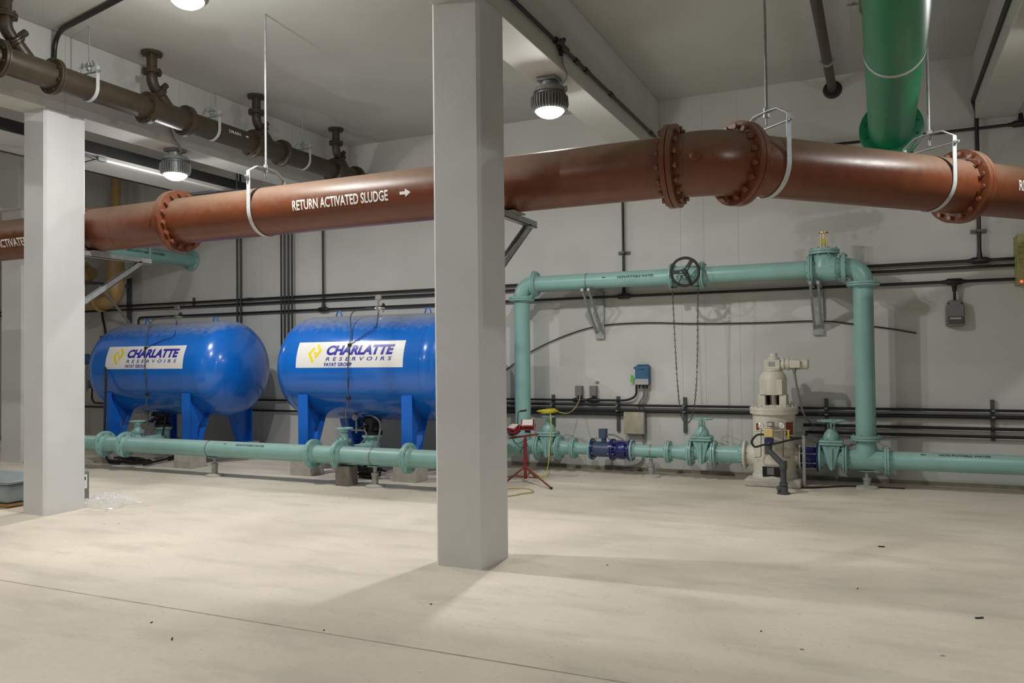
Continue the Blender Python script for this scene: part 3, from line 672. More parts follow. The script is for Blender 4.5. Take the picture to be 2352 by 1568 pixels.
pipe_stand('adjustable stand under the thin aqua pipe, left of the middle gate valve', xh(1495), HY, HZ, .082)
t = reducer('aqua pipe reducer left of the middle gate valve', Q(xh(1586)), Q(xh(1535)+.001), HR, .082, .172, .148)
xv = (xh(1586)+xh(1640))/2; hv = (xh(1640)-xh(1586))/2
gate_valve('aqua gate valve with a handwheel below the hanging chain', xv, hv-.002, .79, .135)
t = spool('aqua pipe section leading into the cream filter machine', Q(xh(1640)+.001), Q(xh(1708)), HR, .172, 1, 0)
# --- after the machine
xa, xb_ = xh(1868), xh(1938)
t = thing('expansion_coupling', 'dark navy ribbed coupling right of the cream filter machine', 'pipe fitting', Q(xh(1856)))
x0, x1 = xh(1836), xh(1880)
obj('sleeve', MB().lathe((x0, HY, HZ), (1, 0, 0), [(0, .11), (.04, .13), (.06, .12), (.10, .135), (.14, .12), (.18, .13), (x1-x0, .11)], 32), NAVY, t)
flange(t, (x0, HY, HZ), (1, 0, 0), .172, .022, CREAM, 8, GALV, .011); flange(t, (x1, HY, HZ), (1, 0, 0), .172, .022, NAVY, 0, side=-1)
bolts(t, ((x0+x1)/2, HY, HZ), (1, 0, 0), .148, 8, x1-x0+.05, .009, STEEL)
xv = (x1+xh(1940))/2; hv = (xh(1940)-x1)/2
gate_valve('aqua gate valve with a wide handwheel between the cream machine and the tall riser', xv, hv-.002, .80, .155)
# tee under the riser
RX = -.185
x2, x3 = xh(1940)+.001, xh(2036)
t = thing('pipe_tee', 'aqua pipe tee at the foot of the tall right riser', 'pipe fitting', Q(RX))
mb = MB(); mb.lathe((x2, HY, HZ), (1, 0, 0), [(0, .108), (.06, .115), (.16, .128), (x3-x2-.16, .128), (x3-x2-.06, .115), (x3-x2, .108)], 36); mb.lathe((RX, HY, HZ), (0, 0, 1), [(0, .128), (.14, .122), (.20, .112), (.235, .11)], 36); obj('tee_body', mb, TEAL, t)
tfl(t, Q(x2), (1, 0, 0), .172, 8); tfl(t, Q(x3), (1, 0, 0), .172, 8, -1); tfl(t, (RX, HY, HZ+.255), (0, 0, 1), .172, 8, -1)
pipe_stand('adjustable stand under the tee of the tall right riser', RX, HY, HZ, .128)
t = spool('long aqua pipe running out of the right edge marked NON-POTABLE WATER', Q(x3+.001), Q(4.5), HR, .172, 1, 0)
lay('lettering', fit_text('NON-POTABLE WATER', .034, .52, off=.03), INK, t, cyl_map(Q(at(2217, 1048, HY-HR).x), (1, 0, 0), HR+.001, math.asin((at(2217, 1048, HY-HR).z-HZ)/HR)), step=.01)
lay('arrow', poly2d([[(-.03, 0), (-.01, -.014), (-.01, -.006), (.03, -.006), (.03, .006), (-.01, .006), (-.01, .014)]]), INK, t, cyl_map(Q(at(2121, 1045, HY-HR).x), (1, 0, 0), HR+.001, math.asin((at(2121, 1045, HY-HR).z-HZ)/HR)), step=.01)
# risers and the upper header
ZT = UZ-.21
t = thing('water_pipe', 'tall vertical aqua riser pipe at the right', 'pipe', (RX, HY, 1.5)); obj('pipe', MB().cyl((RX, HY, HZ+.256), (RX, HY, ZT), .114, n=40), TEAL, t)
tfl(t, (RX, HY, HZ+.256), (0, 0, 1), .172, 0); tfl(t, (RX, HY, ZT), (0, 0, 1), .185, 8, -1)
LX = -4.69
t = thing('water_pipe', 'tall vertical aqua riser pipe just right of the front pillar', 'pipe', (LX, HY, 1.5)); obj('pipe', MB().cyl((LX, HY, HZ+.10), (LX, HY, ZT), .114, n=40), TEAL, t)
tfl(t, (LX, HY, ZT), (0, 0, 1), .185, 8, -1)
def corner(label, x, s):
    t = thing('pipe_elbow', label, 'pipe fitting', (x, HY, UZ)); mb = MB(); elbow_mesh(mb, (x, HY, UZ), (0, 0, 1), (s, 0, 0), .19, .116, 36); mb.cyl((x, HY, ZT+.001), (x, HY, ZT+.05), .116, n=32); mb.cyl((x+s*.18, HY, UZ), (x+s*.215, HY, UZ), .116, n=32); obj('elbow_body', mb, TEAL, t)
    tfl(t, (x, HY, ZT+.001), (0, 0, 1), .185, 0); tfl(t, (x+s*.215, HY, UZ), (s, 0, 0), .185, 8, -1)
    return t
corner('aqua elbow at the top of the riser beside the front pillar', LX, 1)
corner('aqua elbow at the top of the tall right riser', RX, -1)
U = lambda x: (x, HY, UZ)
xw0, xw1 = at(1545, 630, HY).x, at(1613, 627, HY).x
t = spool('upper aqua header pipe marked NON-POTABLE WATER, left of the chain wheel', U(LX+.217), U(xw0), UR, .175, 1, 1)
xbr = at(1349, 640, HY).x; band(t, U(xbr), (1, 0, 0), UR, .014, CAST, 'clamp_band')
lay('lettering', fit_text('NON-POTABLE WATER', .036, .50, off=.03), INK, t, cyl_map(U(at(1459, 634, HY-UR).x), (1, 0, 0), UR+.001, math.asin((at(1459, 634, HY-UR).z-UZ)/UR)), step=.01)
lay('arrow', poly2d([[(-.025, 0), (-.008, -.014), (-.008, -.006), (.025, -.006), (.025, .006), (-.008, .006), (-.008, .014)]]), INK, t, cyl_map(U(at(1386, 637, HY-UR).x), (1, 0, 0), UR+.001, math.asin((at(1386, 637, HY-UR).z-UZ)/UR)), step=.01)
# chain wheel valve
t = thing('chain_wheel_valve', 'aqua valve with a large black chain wheel on the upper pipe', 'valve', U((xw0+xw1)/2))
obj('valve_body', MB().lathe(U(xw0+.001), (1, 0, 0), [(0, .11), (.06, .13), (.2, .14), (xw1-xw0-.06, .13), (xw1-xw0-.002, .11)], 32).cyl((xw0+.19, HY-.08, UZ), (xw0+.19, HY-.20, UZ), .08, .05, 20), TEAL, t)
tfl(t, U(xw1), (1, 0, 0), .178, 8, -1); tfl(t, U(xw0+.001), (1, 0, 0), .17, 8, 1)
wc = at(1573, 624, 10.24); ax = V((.08, -1, 0)).normalized()
mb = MB(); a, u, w = basis(ax); wr = .178
mb.tube([wc+(u*math.cos(2*PI*i/48)+w*math.sin(2*PI*i/48))*wr for i in range(48)], .018, 10, closed=True)
obj('wheel_rim', mb, RUBBER, t)
for q in (1.02, 3.14, 5.18):
    d = V((1, .08, 0)).normalized()*math.cos(q)+V((0, 0, 1))*math.sin(q); e = d.cross(a); mb = MB()
    for s in (-1, 1): mb.cyl(wc+d*.02+e*(s*.018), wc+d*wr+e*(s*.018), .007, n=8)
    mb.box(wc+d*.12, (.10, .03, .014), (d, e, a)); obj('spoke', mb, RUBBER, t)
obj('hub', MB().lathe(wc-a*.03, a, [(0, .035), (.05, .035), (.06, .02)], 16).cyl(wc, wc-a*.1, .018, n=12), RUBBER, t)
gp = []
for s in (-1, 1):
    mb = MB(); e = wc+V((s*.165, 0, -.19)); gp.append(e)
    mb.tube(smooth([wc+V((s*.03, -.03, -.05)), wc+V((s*.075, -.03, -.15)), wc+V((s*.09, -.02, -.185)), e], 6), .0055, 8); mb.lathe(e+V((0, 0, -.012)), (0, 0, 1), [(0, .018), (.024, .018)], 12); obj('chain_guide', mb, RUBBER, t)
# chain
t = thing('hand_chain', 'long thin steel chain hanging in a loop from the black chain wheel', 'chain', wc)
bot = at(1577, 972, 10.24)
lpt = [wc+V((-.172, 0, 0)), gp[0], at(1554, 850, 10.24), at(1561, 930, 10.24), at(1568, 962, 10.24), bot, at(1588, 960, 10.24), at(1595, 930, 10.24), at(1601, 850, 10.24), gp[1], wc+V((.172, 0, 0))]
path = smooth(lpt, 30); mb = MB(); acc = 0; last = path[0]; k = 0; LP = .026
for p in path[1:]:
    acc += (p-last).length
    if acc >= LP:
        acc = 0; d = (p-last).normalized(); s = V((1, 0, 0)) if k % 2 else V((0, 1, 0)); s = (s-d*s.dot(d)).normalized()
        ring_ = [p+d*(.018*math.cos(q))+s*(.0085*math.sin(q)) for q in [2*PI*i/8 for i in range(8)]]
        mb.tube(ring_, .0042, 4, closed=True); k += 1
    last = p
obj('links', mb, DKGREY, t)
xk0, xk1 = at(1862, 620, HY).x, at(1938, 620, HY).x
t = spool('upper aqua header pipe right of the chain wheel', U(xw1+.001), U(xk0), UR, .175, 1, 1, 0, 0)
# check valve with indicator
t = thing('check_valve', 'aqua valve with flat bolted cover and a clear yellow-labelled indicator on top', 'valve', U((xk0+xk1)/2)); xc = at(1893, 600, HY).x
obj('valve_body', MB().lathe(U(xk0+.001), (1, 0, 0), [(0, .11), (.05, .12), (.16, .155), (.28, .155), (xk1-xk0-.06, .125), (xk1-xk0-.002, .11)], 36).lathe((xc, HY, UZ), (0, 0, 1), [(0, .155), (.10, .15), (.17, .12)], 32), TEAL, t)
tfl(t, U(xk0+.001), (1, 0, 0), .178, 8, 1); tfl(t, U(xk1), (1, 0, 0), .178, 8, -1)
f = flange(t, (xc, HY, UZ+.205), (0, 0, 1), .178, .03, TEAL, 8, TEALB, .012, -1); flange(t, (xc, HY, UZ+.206), (0, 0, 1), .178, .028, TEAL, 0)
zi = UZ+.235
obj('indicator_tube', MB().cyl((xc, HY, zi), (xc, HY, zi+.21), .030, n=16), mat('clear_plastic', (.6, .6, .52), .15, var=.05), t)
obj('indicator_label', MB().box((xc, HY-.033, zi+.095), (.038, .004, .07)), mat('lime_label', (.55, .62, .10), .5), t)
mb = MB()
for k in range(4): q = PI/4+k*PI/2; mb.cyl((xc+.042*math.cos(q), HY+.042*math.sin(q), zi), (xc+.042*math.cos(q), HY+.042*math.sin(q), zi+.22), .005, n=8)
mb.lathe((xc, HY, zi), (0, 0, 1), [(0, .056), (.012, .056)], 20); mb.lathe((xc, HY, zi+.20), (0, 0, 1), [(0, .056), (.012, .056)], 20); obj('indicator_cage', mb, BRASS, t)
# wall brackets of the header
def wall_bracket(label, x, ztop, zbot):
    t = thing('angle_bracket', label, 'bracket', (x, WALL_Y, zbot), 'galvanised wall brackets of the upper water pipe')
    y1 = HY-.16
    mb = MB(); mb.bb(x-.065, x+.065, WALL_Y-.045, WALL_Y-.001, zbot, ztop); obj('mount_channel', mb, GALV, t, .003)
    for s in (-1, 1):
        p0 = V((x+s*.045, WALL_Y-.05, zbot+.09)); p1 = V((x+s*.045, y1+.02, ztop-.03)); d = (p1-p0).normalized(); mb = MB(); mb.box((p0+p1)/2, ((p1-p0).length, .028, .03), (d, V((1, 0, 0)), d.cross(V((1, 0, 0))))); obj('brace', mb, GALV, t)
        mb = MB(); mb.bb(x+s*.045-.018, x+s*.045+.018, y1, WALL_Y-.046, ztop-.045, ztop-.004); obj('arm', mb, GALV, t)
    return t
wall_bracket('galvanised wall bracket under the upper water pipe, near its left end', xbr+.02, UZ-UR, 1.87)
wall_bracket('galvanised wall bracket under the valve with the clear indicator', at(1876, 700, 10.8).x, UZ-.155, 1.86)
# wall branch at the left
TLx = atZ(438, 598, 3.49)
pz = at(438, 598, WALL_Y-.03).z; px_ = at(438, 598, WALL_Y-.03).x
t = thing('water_pipe', 'aqua pipe marked NON-POTABLE WATER entering the wall above the left tank', 'pipe', (px_, 10, pz))
obj('pipe', MB().cyl((px_, 8.2, pz), (px_, WALL_Y-.002, pz), .118, n=32), TEAL, t); flange(t, (px_, WALL_Y-.004, pz), (0, 1, 0), .19, .03, TEAL, 8, TEALB, .012, -1)
yt = atX(335, 586, px_+.118).y
lay('lettering', fit_text('NON-POTABLE WATER', .042, .78, off=.03), INK, t, cyl_map((px_, yt, pz), (0, 1, 0), .119, .15), step=.01)
lay('arrow', poly2d([[(-.03, -.006), (.005, -.006), (.005, -.015), (.03, 0), (.005, .015), (.005, .006), (-.03, .006)]]), INK, t, cyl_map((px_, atX(376, 592, px_+.118).y, pz), (0, 1, 0), .119, .15), step=.01)
hanger('thin rod hanger of the aqua wall pipe above the left tank', (px_, 10.0, pz), (0, 1, 0), .118, CZ, .1, STRAP, .007, .03, None)
# ================================================================ BLUE TANKS
TY, TZ, TR = 9.70, 1.50, .75
def make_tank(cx, label, xs, wd, grp='blue horizontal pressure tanks on legs'):
    t = thing('pressure_tank', label, 'tank', (cx, TY, 0), grp); H = 1.535; dome = .45
    prof = [(0, .02)]
    for i in range(1, 15):
        q = PI/2*i/14; prof.append((dome*(1-math.cos(q)), TR*math.sin(q)**.9))
    prof2 = prof + [(2*H-a, b) for a, b in prof[::-1]]
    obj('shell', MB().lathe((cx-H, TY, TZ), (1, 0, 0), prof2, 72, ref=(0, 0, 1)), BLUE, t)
    for s in (-1, 1): obj('weld_seam', MB().lathe((cx+s*(H-dome)-.006, TY, TZ), (1, 0, 0), [(0, TR-.02), (0, TR+.002), (.012, TR+.002), (.012, TR-.02)], 72), BLUE, t)
    for sx in (-1, 1):
        x = cx+sx*.855
        for sy in (-1, 1):
            yf = TY+sy*.66; zt = 1.13
            mb = MB(); mb.box((x, yf, (zt+.29)/2), (.165, .014, zt-.29)); 
            iw = lambda z: TY+sy*math.sqrt(max(0, TR*TR-(z-TZ)**2))
            # web plate: outer edge vertical, inner edge slanting, top follows the shell
            ptop = [(sy*(y-TY), TZ-math.sqrt(max(0, (TR-.004)**2-(y-TY)**2))) for y in [TY+sy*v for v in (.655, .55, .45, .33, .25)]]
            poly = [(abs(a), z) for a, z in [(.655, .29)] + ptop + [(.42, .62), (.46, .29)]]
            mb.prism(poly, (1, 0, 0), (x-.006, TY, 0), (0, sy, 0), (0, 0, 1), .012)
            p0 = V((x, TY+sy*.46, .29)); p1 = V((x, TY+sy*.25, .80)); d = (p1-p0).normalized(); mb.box((p0+p1)/2, ((p1-p0).length, .15, .012), (d, V((1, 0, 0)), d.cross(V((1, 0, 0)))))
            mb.box((x, TY+sy*.56, .285), (.19, .25, .012))
            obj('leg', mb, BLUEL, t, flat=True)
    for lx in (-.72, .80):
        mb = MB(); x = cx+lx; z = TZ+TR
        mb.tube([(x-.055, TY, z-.02), (x-.035, TY, z+.055), (x-.015, TY, z+.075), (x+.015, TY, z+.075), (x+.035, TY, z+.055), (x+.055, TY, z-.02)], .010, 8); obj('lifting_lug', mb, BLUEL, t)
    # sticker
    def cm(x, z): return cyl_map((x, TY, TZ), (1, 0, 0), TR, 0)
    a0 = math.asin((1.86-TZ)/TR); a1 = math.asin((1.505-TZ)/TR); am = (a0+a1)/2; hh = (a0-a1)*TR
    mp = lambda dx, dy, l: cyl_map((xs+dx, TY, TZ), (1, 0, 0), TR+l, am+dy/TR)
    st = lay('sticker', poly2d([[(-wd/2, -hh/2), (wd/2, -hh/2), (wd/2, hh/2), (-wd/2, hh/2)]]), STICK, t, mp(0, 0, .0015)); st['label'] = 'white maker sticker'
    lay('maker_name', fit_text('CHARLATTE', .145, 1.10, shear=.22, off=.05), LBLUE, t, mp(.18, .058, .003))
    lay('maker_name', fit_text('RESERVOIRS', .052, 1.07, shear=.18, space=1.8, off=.015), LBLUE, t, mp(.165, -.066, .003))
    lay('maker_name', fit_text('FAYAT GROUP', .052, .46, off=.03), LBLUE, t, mp(-.16, -.142, .003))
    # logo: two interlocking hooks round a small square, leaning right
    g = [[(-.115, -.005), (-.035, .095), (-.005, .065), (-.068, -.008), (.0, -.13), (-.035, -.15)],
         [(.115, .03), (.045, .155), (.012, .13), (.068, .03), (-.0, -.052), (.022, -.088)],
         [(-.02, -.005), (.008, .03), (.034, .005), (.006, -.03)]]
    lay('logo', poly2d([[(a*1.0, b*.92) for a, b in p] for p in g]), LYEL, t, mp(-.57, .02, .003))
    return t
def pads(cx, side):
    for k, (sx, w) in enumerate(((-1, 'left'), (1, 'right'))):
        for sy, fb in ((-1, 'front'), (1, 'rear')):
            x = cx+sx*.855; y = TY+sy*.58
            o = obj('plinth', MB().bb(x-.18, x+.18, y-.15, y+.15, 0, .278), CONC, None, .008, loc=(x, y, 0))
            tag(o, 'pale concrete plinth under the %s %s leg of the %s blue tank' % (fb, w, side), 'plinth', 'concrete plinths under the tank legs')
CX1, CX2 = -10.49, -6.55
make_tank(CX1, 'left blue tank with a white CHARLATTE sticker', -10.45, 1.68); make_tank(CX2, 'right blue tank with a white CHARLATTE sticker, partly behind the front pillar', -6.575, 1.76)
pads(CX1, 'left'); pads(CX2, 'right')
# regulators and tubing on the tanks
def regulator(side, gx, gy, clipA, clipB, endp, Yg):
    c = at(gx, gy, Yg); t = thing('pressure_regulator', 'small metal regulator with a round gauge on top of the %s tank' % side, 'regulator', c)
    obj('valve_block', MB().cyl((c.x, Yg, TZ+TR-.003), (c.x, Yg, c.z+.03), .012, n=10).lathe(c+V((-.05, 0, 0)), (1, 0, 0), [(0, .02), (.1, .026), (.12, .02), (.16, .012)], 12).box(c, (.05, .05, .05)).cyl(c, c+V((.11, -.04, -.05)), .012, n=8), STEEL, t)
    obj('gauge', MB().lathe(c+V((.0, .02, .15)), (0, -1, 0), [(0, .045), (.035, .045), (.035, .038)], 20).cyl(c, c+V((0, 0, .12)), .011, n=8), STEEL, t)
    obj('knob', MB().lathe(c+V((.05, 0, .03)), V((1, 0, .4)), [(0, .01), (.03, .01), (.03, .028), (.05, .028)], 12), RUBBER, t)
    h = thing('air_hose', 'thin grey hose running down the front of the %s tank' % side, 'hose', c)
    a = cyl_pt(*clipA); b = cyl_pt(*clipB); top = cyl_pt(clipA[0]+12, clipA[1]-48, .03)
    e = V(endp); p = [c+V((-.05, 0, 0)), c+V((-.18, -.06, .0)), c+V((-.28, -.25, -.08)), cyl_pt(clipA[0]+3, clipA[1]-22, .02), a, cyl_pt((clipA[0]+clipB[0])/2-3, (clipA[1]+clipB[1])/2, .03), b, b+V((-.03, -.02, -.2)), e+V((0, 0, .15)), e]
    obj('hose', MB().tube(smooth(p, 8), .008, 8), DKGREY, h)
    p2 = [c+V((0, 0, -.06)), cyl_pt(gx-6, gy+42, .02), cyl_pt((gx+clipA[0])/2+4, (gy+42+clipA[1])/2-4, .02), a]
    obj('sense_line', MB().tube(smooth(p2, 8), .006, 8), NAVY, h)
    for q in (a, b): obj('clip', MB().box(q, (.05, .03, .045)), RUBBER, h, .006)
def cyl_pt(x, y, lift=.014):
    d = ray(x, y); A = d.y**2+d.z**2; oy, oz = EYE.y-TY, EYE.z-TZ; B = d.y*oy+d.z*oz; r = TR+lift; Cc = oy*oy+oz*oz-r*r
    return EYE + d*((-B-math.sqrt(max(0, B*B-A*Cc)))/A)
regulator('right', 869, 708, (803, 792), (800, 914), at(795, 982, 8.98), 9.55)
regulator('left', 406, 728, (335, 799), (338, 905), at(326, 965, 9.08), 9.55)

# ================================================================ WALL CONDUITS (black)
CY = 10.985
CG = 'black conduits on the back wall'
def conduit(label, pts, r=.018, R=.12, group=CG, joints=(), m=BLACKC, name='conduit', n=10):
    t = thing(name, label, 'conduit', pts[0], group); obj('tube', MB().tube(fillet(pts, R, 8) if len(pts) > 2 else pts, r, n), m, t)
    for j, d in joints: obj('coupling', MB().lathe(V(j)-V(d)*.045, d, [(0, r*.9), (0, r*1.45), (.09, r*1.45), (.09, r*.9)], 12), m, t)
    return t
def tee(label, x, z, y=CY, up=1, s=1.0, dirs=(1, 0, 0)):
    t = thing('conduit_tee', label, 'conduit fitting', (x, y, z), 'black conduit tee boxes')
    mb = MB(); mb.lathe((x-.13*s, y, z), (1, 0, 0), [(0, .022), (.03, .024), (.06, .04), (.2*s, .04), (.23*s, .024), (.26*s, .022)], 14)
    mb.cyl((x, y, z), (x, y, z+up*.12*s), .036, .022, 14); obj('fitting_body', mb, BLACKC, t); return t
def clampbar(label, x, z, horiz=True, L=.17, y=None):
    t = thing('strut_clamp', label, 'clamp', (x, WALL_Y, z), 'short strut clamps holding conduits')
    mb = MB(); d = (L, .03, .04) if horiz else (.04, .03, L)
    mb.box((x, WALL_Y-.018, z), d); mb.box((x, CY-.012, z), (.05, .05, .014) if not horiz else (.05, .05, .03)); obj('strut', mb, DKGREY, t, flat=True); return t
XL, XR_ = -21.9, 7.9
for z, lab, r in ((2.468, 'lowest of the three long black conduits at mid height on the back wall', .019), (2.632, 'middle of the three long black conduits at mid height on the back wall', .019), (2.708, 'topmost of the three long black conduits at mid height on the back wall', .019)):
    if z == 2.468: pts = [(at(318, 745, CY).x, CY, 2.30), (at(318, 745, CY).x, CY, z), (XR_, CY, z)]
    else: pts = [(XL, CY, z), (XR_, CY, z)]
    conduit(lab, pts, r, .1)
VX = {k: at(k, 640, CY).x for k in (549, 557, 650, 658, 667, 675)}
for k in (549, 557): conduit(['left', 'right'][k == 557]+' one of the two vertical black conduits behind the left tank', [(VX[k], CY-.045, 1.5), (VX[k], CY-.045, CZ)], .017)
for i, k in enumerate((650, 658, 667, 675)): conduit(['first', 'second', 'third', 'fourth'][i]+' from the left of the four vertical black conduits between the tanks', [(VX[k], CY-.045, 1.5), (VX[k], CY-.045, CZ)], .016)
x = at(742, 640, CY).x; conduit('single vertical black conduit dropping to the left end of the right tank', [(x, CY, 2.5), (x, CY, CZ)], .017); tee('black conduit tee above the right tank', x, 2.468)
x = at(1432, 600, CY).x; conduit('vertical black conduit dropping to the upper water pipe', [(x, CY, 2.5), (x, CY, CZ)], .019); tee('black conduit tee just under the upper water pipe', x, 2.468); clampbar('short clamp on the vertical conduit above the upper water pipe', x, at(1433, 580, CY).z)
x = at(2249, 540, CY).x
conduit('black conduit along the right ceiling beam that turns down the wall', [(1.045, -3, 4.62), (1.045, CY-.02, 4.62), (x, CY-.02, 4.5), (x, CY, 2.72)], .022, .10); tee('black conduit tee at the foot of the right vertical conduit', x, 2.708)
clampbar('short clamp on the right vertical conduit just under the brown pipe', x, at(2250, 530, CY).z)
clampbar('short clamp on the right vertical conduit just above the orange flange', x, at(2255, 370, CY).z)
clampbar('short clamp on the horizontal conduits left of the vertical pair', at(441, 693, CY).x, at(441, 693, CY).z, False, .16); clampbar('short clamp where the vertical pair crosses the horizontal conduits', at(568, 684, CY).x, 2.72)
zc = at(2330, 285, CY).z
conduit('black conduit high on the back wall behind the green pipe', [(at(1815, 325, CY).x, CY, zc), (2.5, CY, zc)], .018)
clampbar('short clamp at the end of the high conduit near the brown elbow', at(1840, 323, CY).x, zc)
tee('black conduit tee high on the wall at the right edge', at(2345, 283, CY).x, zc)
# along the beams
t = conduit('black conduit along the side of the middle ceiling beam', [(-2.742, -3, 4.60), (-2.742, WALL_Y-.1, 4.60)], .019, group=None, joints=[((-2.742, y, 4.60), (0, 1, 0)) for y in (7.6, 7.9, 8.75, 10.5)])
t = thing('junction_box', 'black round junction box on the beam conduit feeding the lamp', 'junction box', (-2.735, 7.15, 4.61))
obj('box_body', MB().lathe((-2.765, 7.15, 4.61), (1, 0, 0), [(0, .055), (.05, .055), (.055, .045)], 16).cyl((-2.735, 7.0, 4.6), (-2.735, 7.3, 4.6), .032, n=12).cyl((-2.735, 7.15, 4.6), (-2.735, 7.155, 4.50), .03, .02, 12), BLACKC, t)
for k in (-1, 1): obj('ear', MB().box((-2.715, 7.15+k*.04, 4.61+k*.055), (.02, .03, .03)), BLACKC, t)
e = atZ(378, 0, CZ-.03)
conduit('black conduit bending from the left beam up to the ceiling above the drain pipe', [(-8.015, 5.72, 4.62), (-8.015, 5.74, CZ-.03), (e.x-.1, 5.42, CZ-.03), (-5.75, 5.32, CZ-.03)], .026, .22, None, [((e.x, 5.43, CZ-.03), (1, 0, 0))])
conduit('black conduit crossing the ceiling at the top between lamp and pillar', [(-5.45, 5.3, CZ-.03), (-3.2, 5.3, CZ-.03)], .018, group=None)
# lower rack at the right
za, zb, zc_, zd, ze, zf = .992, .925, .847, .795, .708, .615
xs_ = at(1462, 905, CY).x
conduit('topmost low conduit ending at the blue wall controller', [(-5.6, CY, za), (at(1440, 919, CY).x, CY, za), (xs_, CY, za+.06), (xs_, CY, at(1466, 880, CY).z)], .016, .16)
conduit('upper long low conduit running behind the gate valves', [(-12.0, CY, zb), (XR_, CY, zb)], .017)
conduit('lower thick long low conduit running behind the gate valves', [(-5.6, CY, zc_), (XR_, CY, zc_)], .025)
conduit('short low conduit ending at the beige wall panel', [(-5.6, CY, zd), (at(1434, 952, CY).x, CY, zd)], .018)
conduit('low conduit starting right of the cream machine, upper one', [(at(1845, 976, CY).x, CY, ze), (XR_, CY, ze)], .019)
conduit('lowest conduit starting right of the cream machine', [(at(1850, 996, CY).x, CY, zf), (XR_, CY, zf)], .019)
conduit('low conduit on the wall behind both blue tanks', [(-15, CY, .74), (-6.2, CY, .74)], .017)
for px, y0, y1, lab in ((1271, 906, 980, 'behind the yellow cord'), (1420, 910, 990, 'left of the beige panel'), (1573, 912, 993, 'under the hanging chain'), (1898, 915, 985, 'behind the wide handwheel'), (2279, 918, 1012, 'near the right edge')):
    p0, p1 = at(px, y0, WALL_Y-.02), at(px, y1, WALL_Y-.02)
    t = thing('strut_channel', 'vertical dark strut channel on the wall %s' % lab, 'strut', (p0.x, WALL_Y, p1.z), 'vertical strut channels of the low conduits')
    mb = MB(); mb.bb(p0.x-.022, p0.x+.022, WALL_Y-.04, WALL_Y-.001, p1.z, p0.z); obj('channel', mb, DKGREY, t, flat=True)
    for z in (zb, zc_): obj('clamp', MB().box((p0.x, CY-.012, z), (.035, .065, .02)), GREYP, t)
# loose curved cable
pts = [at(x, y, WALL_Y-.03) for x, y in ((1120, 876), (1168, 845), (1215, 810), (1290, 774), (1372, 749), (1480, 741), (1600, 743), (1740, 741), (1880, 737), (1960, 744), (2040, 754), (2105, 765))]
tag(obj('loose_cable', MB().tube(smooth(pts, 8), .0085, 8), BLACKC, None, loc=pts[0]), 'loose black cable bowed across the back wall under the upper pipe', 'cable')

# boxes on the wall
def wbox(name, label, cat, x0, y0, x1, y1, dep, m, bev=.008, grp=None, part='case'):
    p, q = at(x0, y0, WALL_Y-dep), at(x1, y1, WALL_Y-dep); t = thing(name, label, cat, ((p.x+q.x)/2, WALL_Y, min(p.z, q.z)), grp)
    obj(part, MB().bb(p.x, q.x, WALL_Y-dep, WALL_Y-.001, q.z, p.z), m, t, bev); return t, p, q
for px, lab in ((1328, 'left grey socket box above the low conduits'), (1361, 'right grey socket box above the low conduits')):
    t, p, q = wbox('socket_box', lab, 'socket', px-8, 886, px+8, 909, .09, GREYP, .01, 'pair of grey socket boxes', 'cover')
    xm = (p.x+q.x)/2; obj('neck', MB().cyl((xm, CY, q.z-.01), (xm, CY, za), .022, n=10).lathe((xm-.1, CY, za), (1, 0, 0), [(0, .018), (.05, .035), (.15, .035), (.2, .018)], 12), BLACKC, t)
t, p, q = wbox('controller_box', 'blue wall-mounted controller box with pale lower half and three cables', 'controller', 1458, 840, 1490, 884, .13, CTRLB, .012)
zq = at(1475, 870, WALL_Y-.14).z
obj('lower_cover', MB().bb(p.x+.004, q.x-.004, WALL_Y-.134, WALL_Y-.12, q.z+.004, zq), BOXG, t, .004)
obj('lid', MB().bb(p.x+.03, q.x-.02, WALL_Y-.12, WALL_Y-.02, p.z, p.z+.02), CTRLB, t, .006); obj('hinge_knob', MB().lathe((p.x-.002, WALL_Y-.10, p.z-.03), (-1, 0, 0), [(0, .016), (.02, .016)], 10), CTRLB, t)
obj('name_slot', MB().box(((p.x+q.x)/2, WALL_Y-.131, p.z-.05), (.07, .004, .01)), NAVY, t)
for k, dx in enumerate((.04, .10, .15)):
    obj('cable_gland', MB().cyl((p.x+dx, WALL_Y-.06, q.z), (p.x+dx, WALL_Y-.06, q.z-.05), .018, .012, 10), BLACKC, t)
for k, dx in enumerate((.10, .15)):
    tag(obj('cable_drop', MB().tube(smooth([(p.x+dx, WALL_Y-.06, q.z-.05), (p.x+dx-.005, WALL_Y-.05, q.z-.16), (p.x+dx-.07, WALL_Y-.05, q.z-.26), (p.x+dx-.085, WALL_Y-.05, zc_)], 6), .014, 8), GREYP, None, loc=(p.x+dx, WALL_Y, q.z)), ['left', 'right'][k]+' of the two grey cables dropping from the blue controller', 'cable', 'grey cables under the blue controller')
p = at(1451, 870, WALL_Y-.05); tag(obj('paper_tag', MB().prism([(-.02, -.05), (.025, -.03), (.03, .05), (-.005, .06)], (0, -1, 0), (p.x, WALL_Y-.06, p.z), (1, 0, 0), (0, 0, 1), .003), GREENT, None, loc=p), 'green paper tag tied to the left of the blue controller', 'tag')
p = at(1372, 878, WALL_Y); tag(obj('small_plate', MB().bb(p.x-.025, p.x+.025, WALL_Y-.006, WALL_Y-.001, p.z-.018, p.z+.018), GREYP, None, loc=(p.x, WALL_Y, p.z)), 'tiny grey plate on the wall above the socket boxes', 'plate')
t, p, q = wbox('metal_panel', 'stained beige metal panel box below the blue controller', 'panel', 1432, 946, 1479, 997, .13, BEIGE, .006, None, 'case')
obj('door_edge', MB().bb(q.x-.001, q.x+.012, WALL_Y-.13, WALL_Y-.02, q.z, p.z), GREYP, t, flat=True)
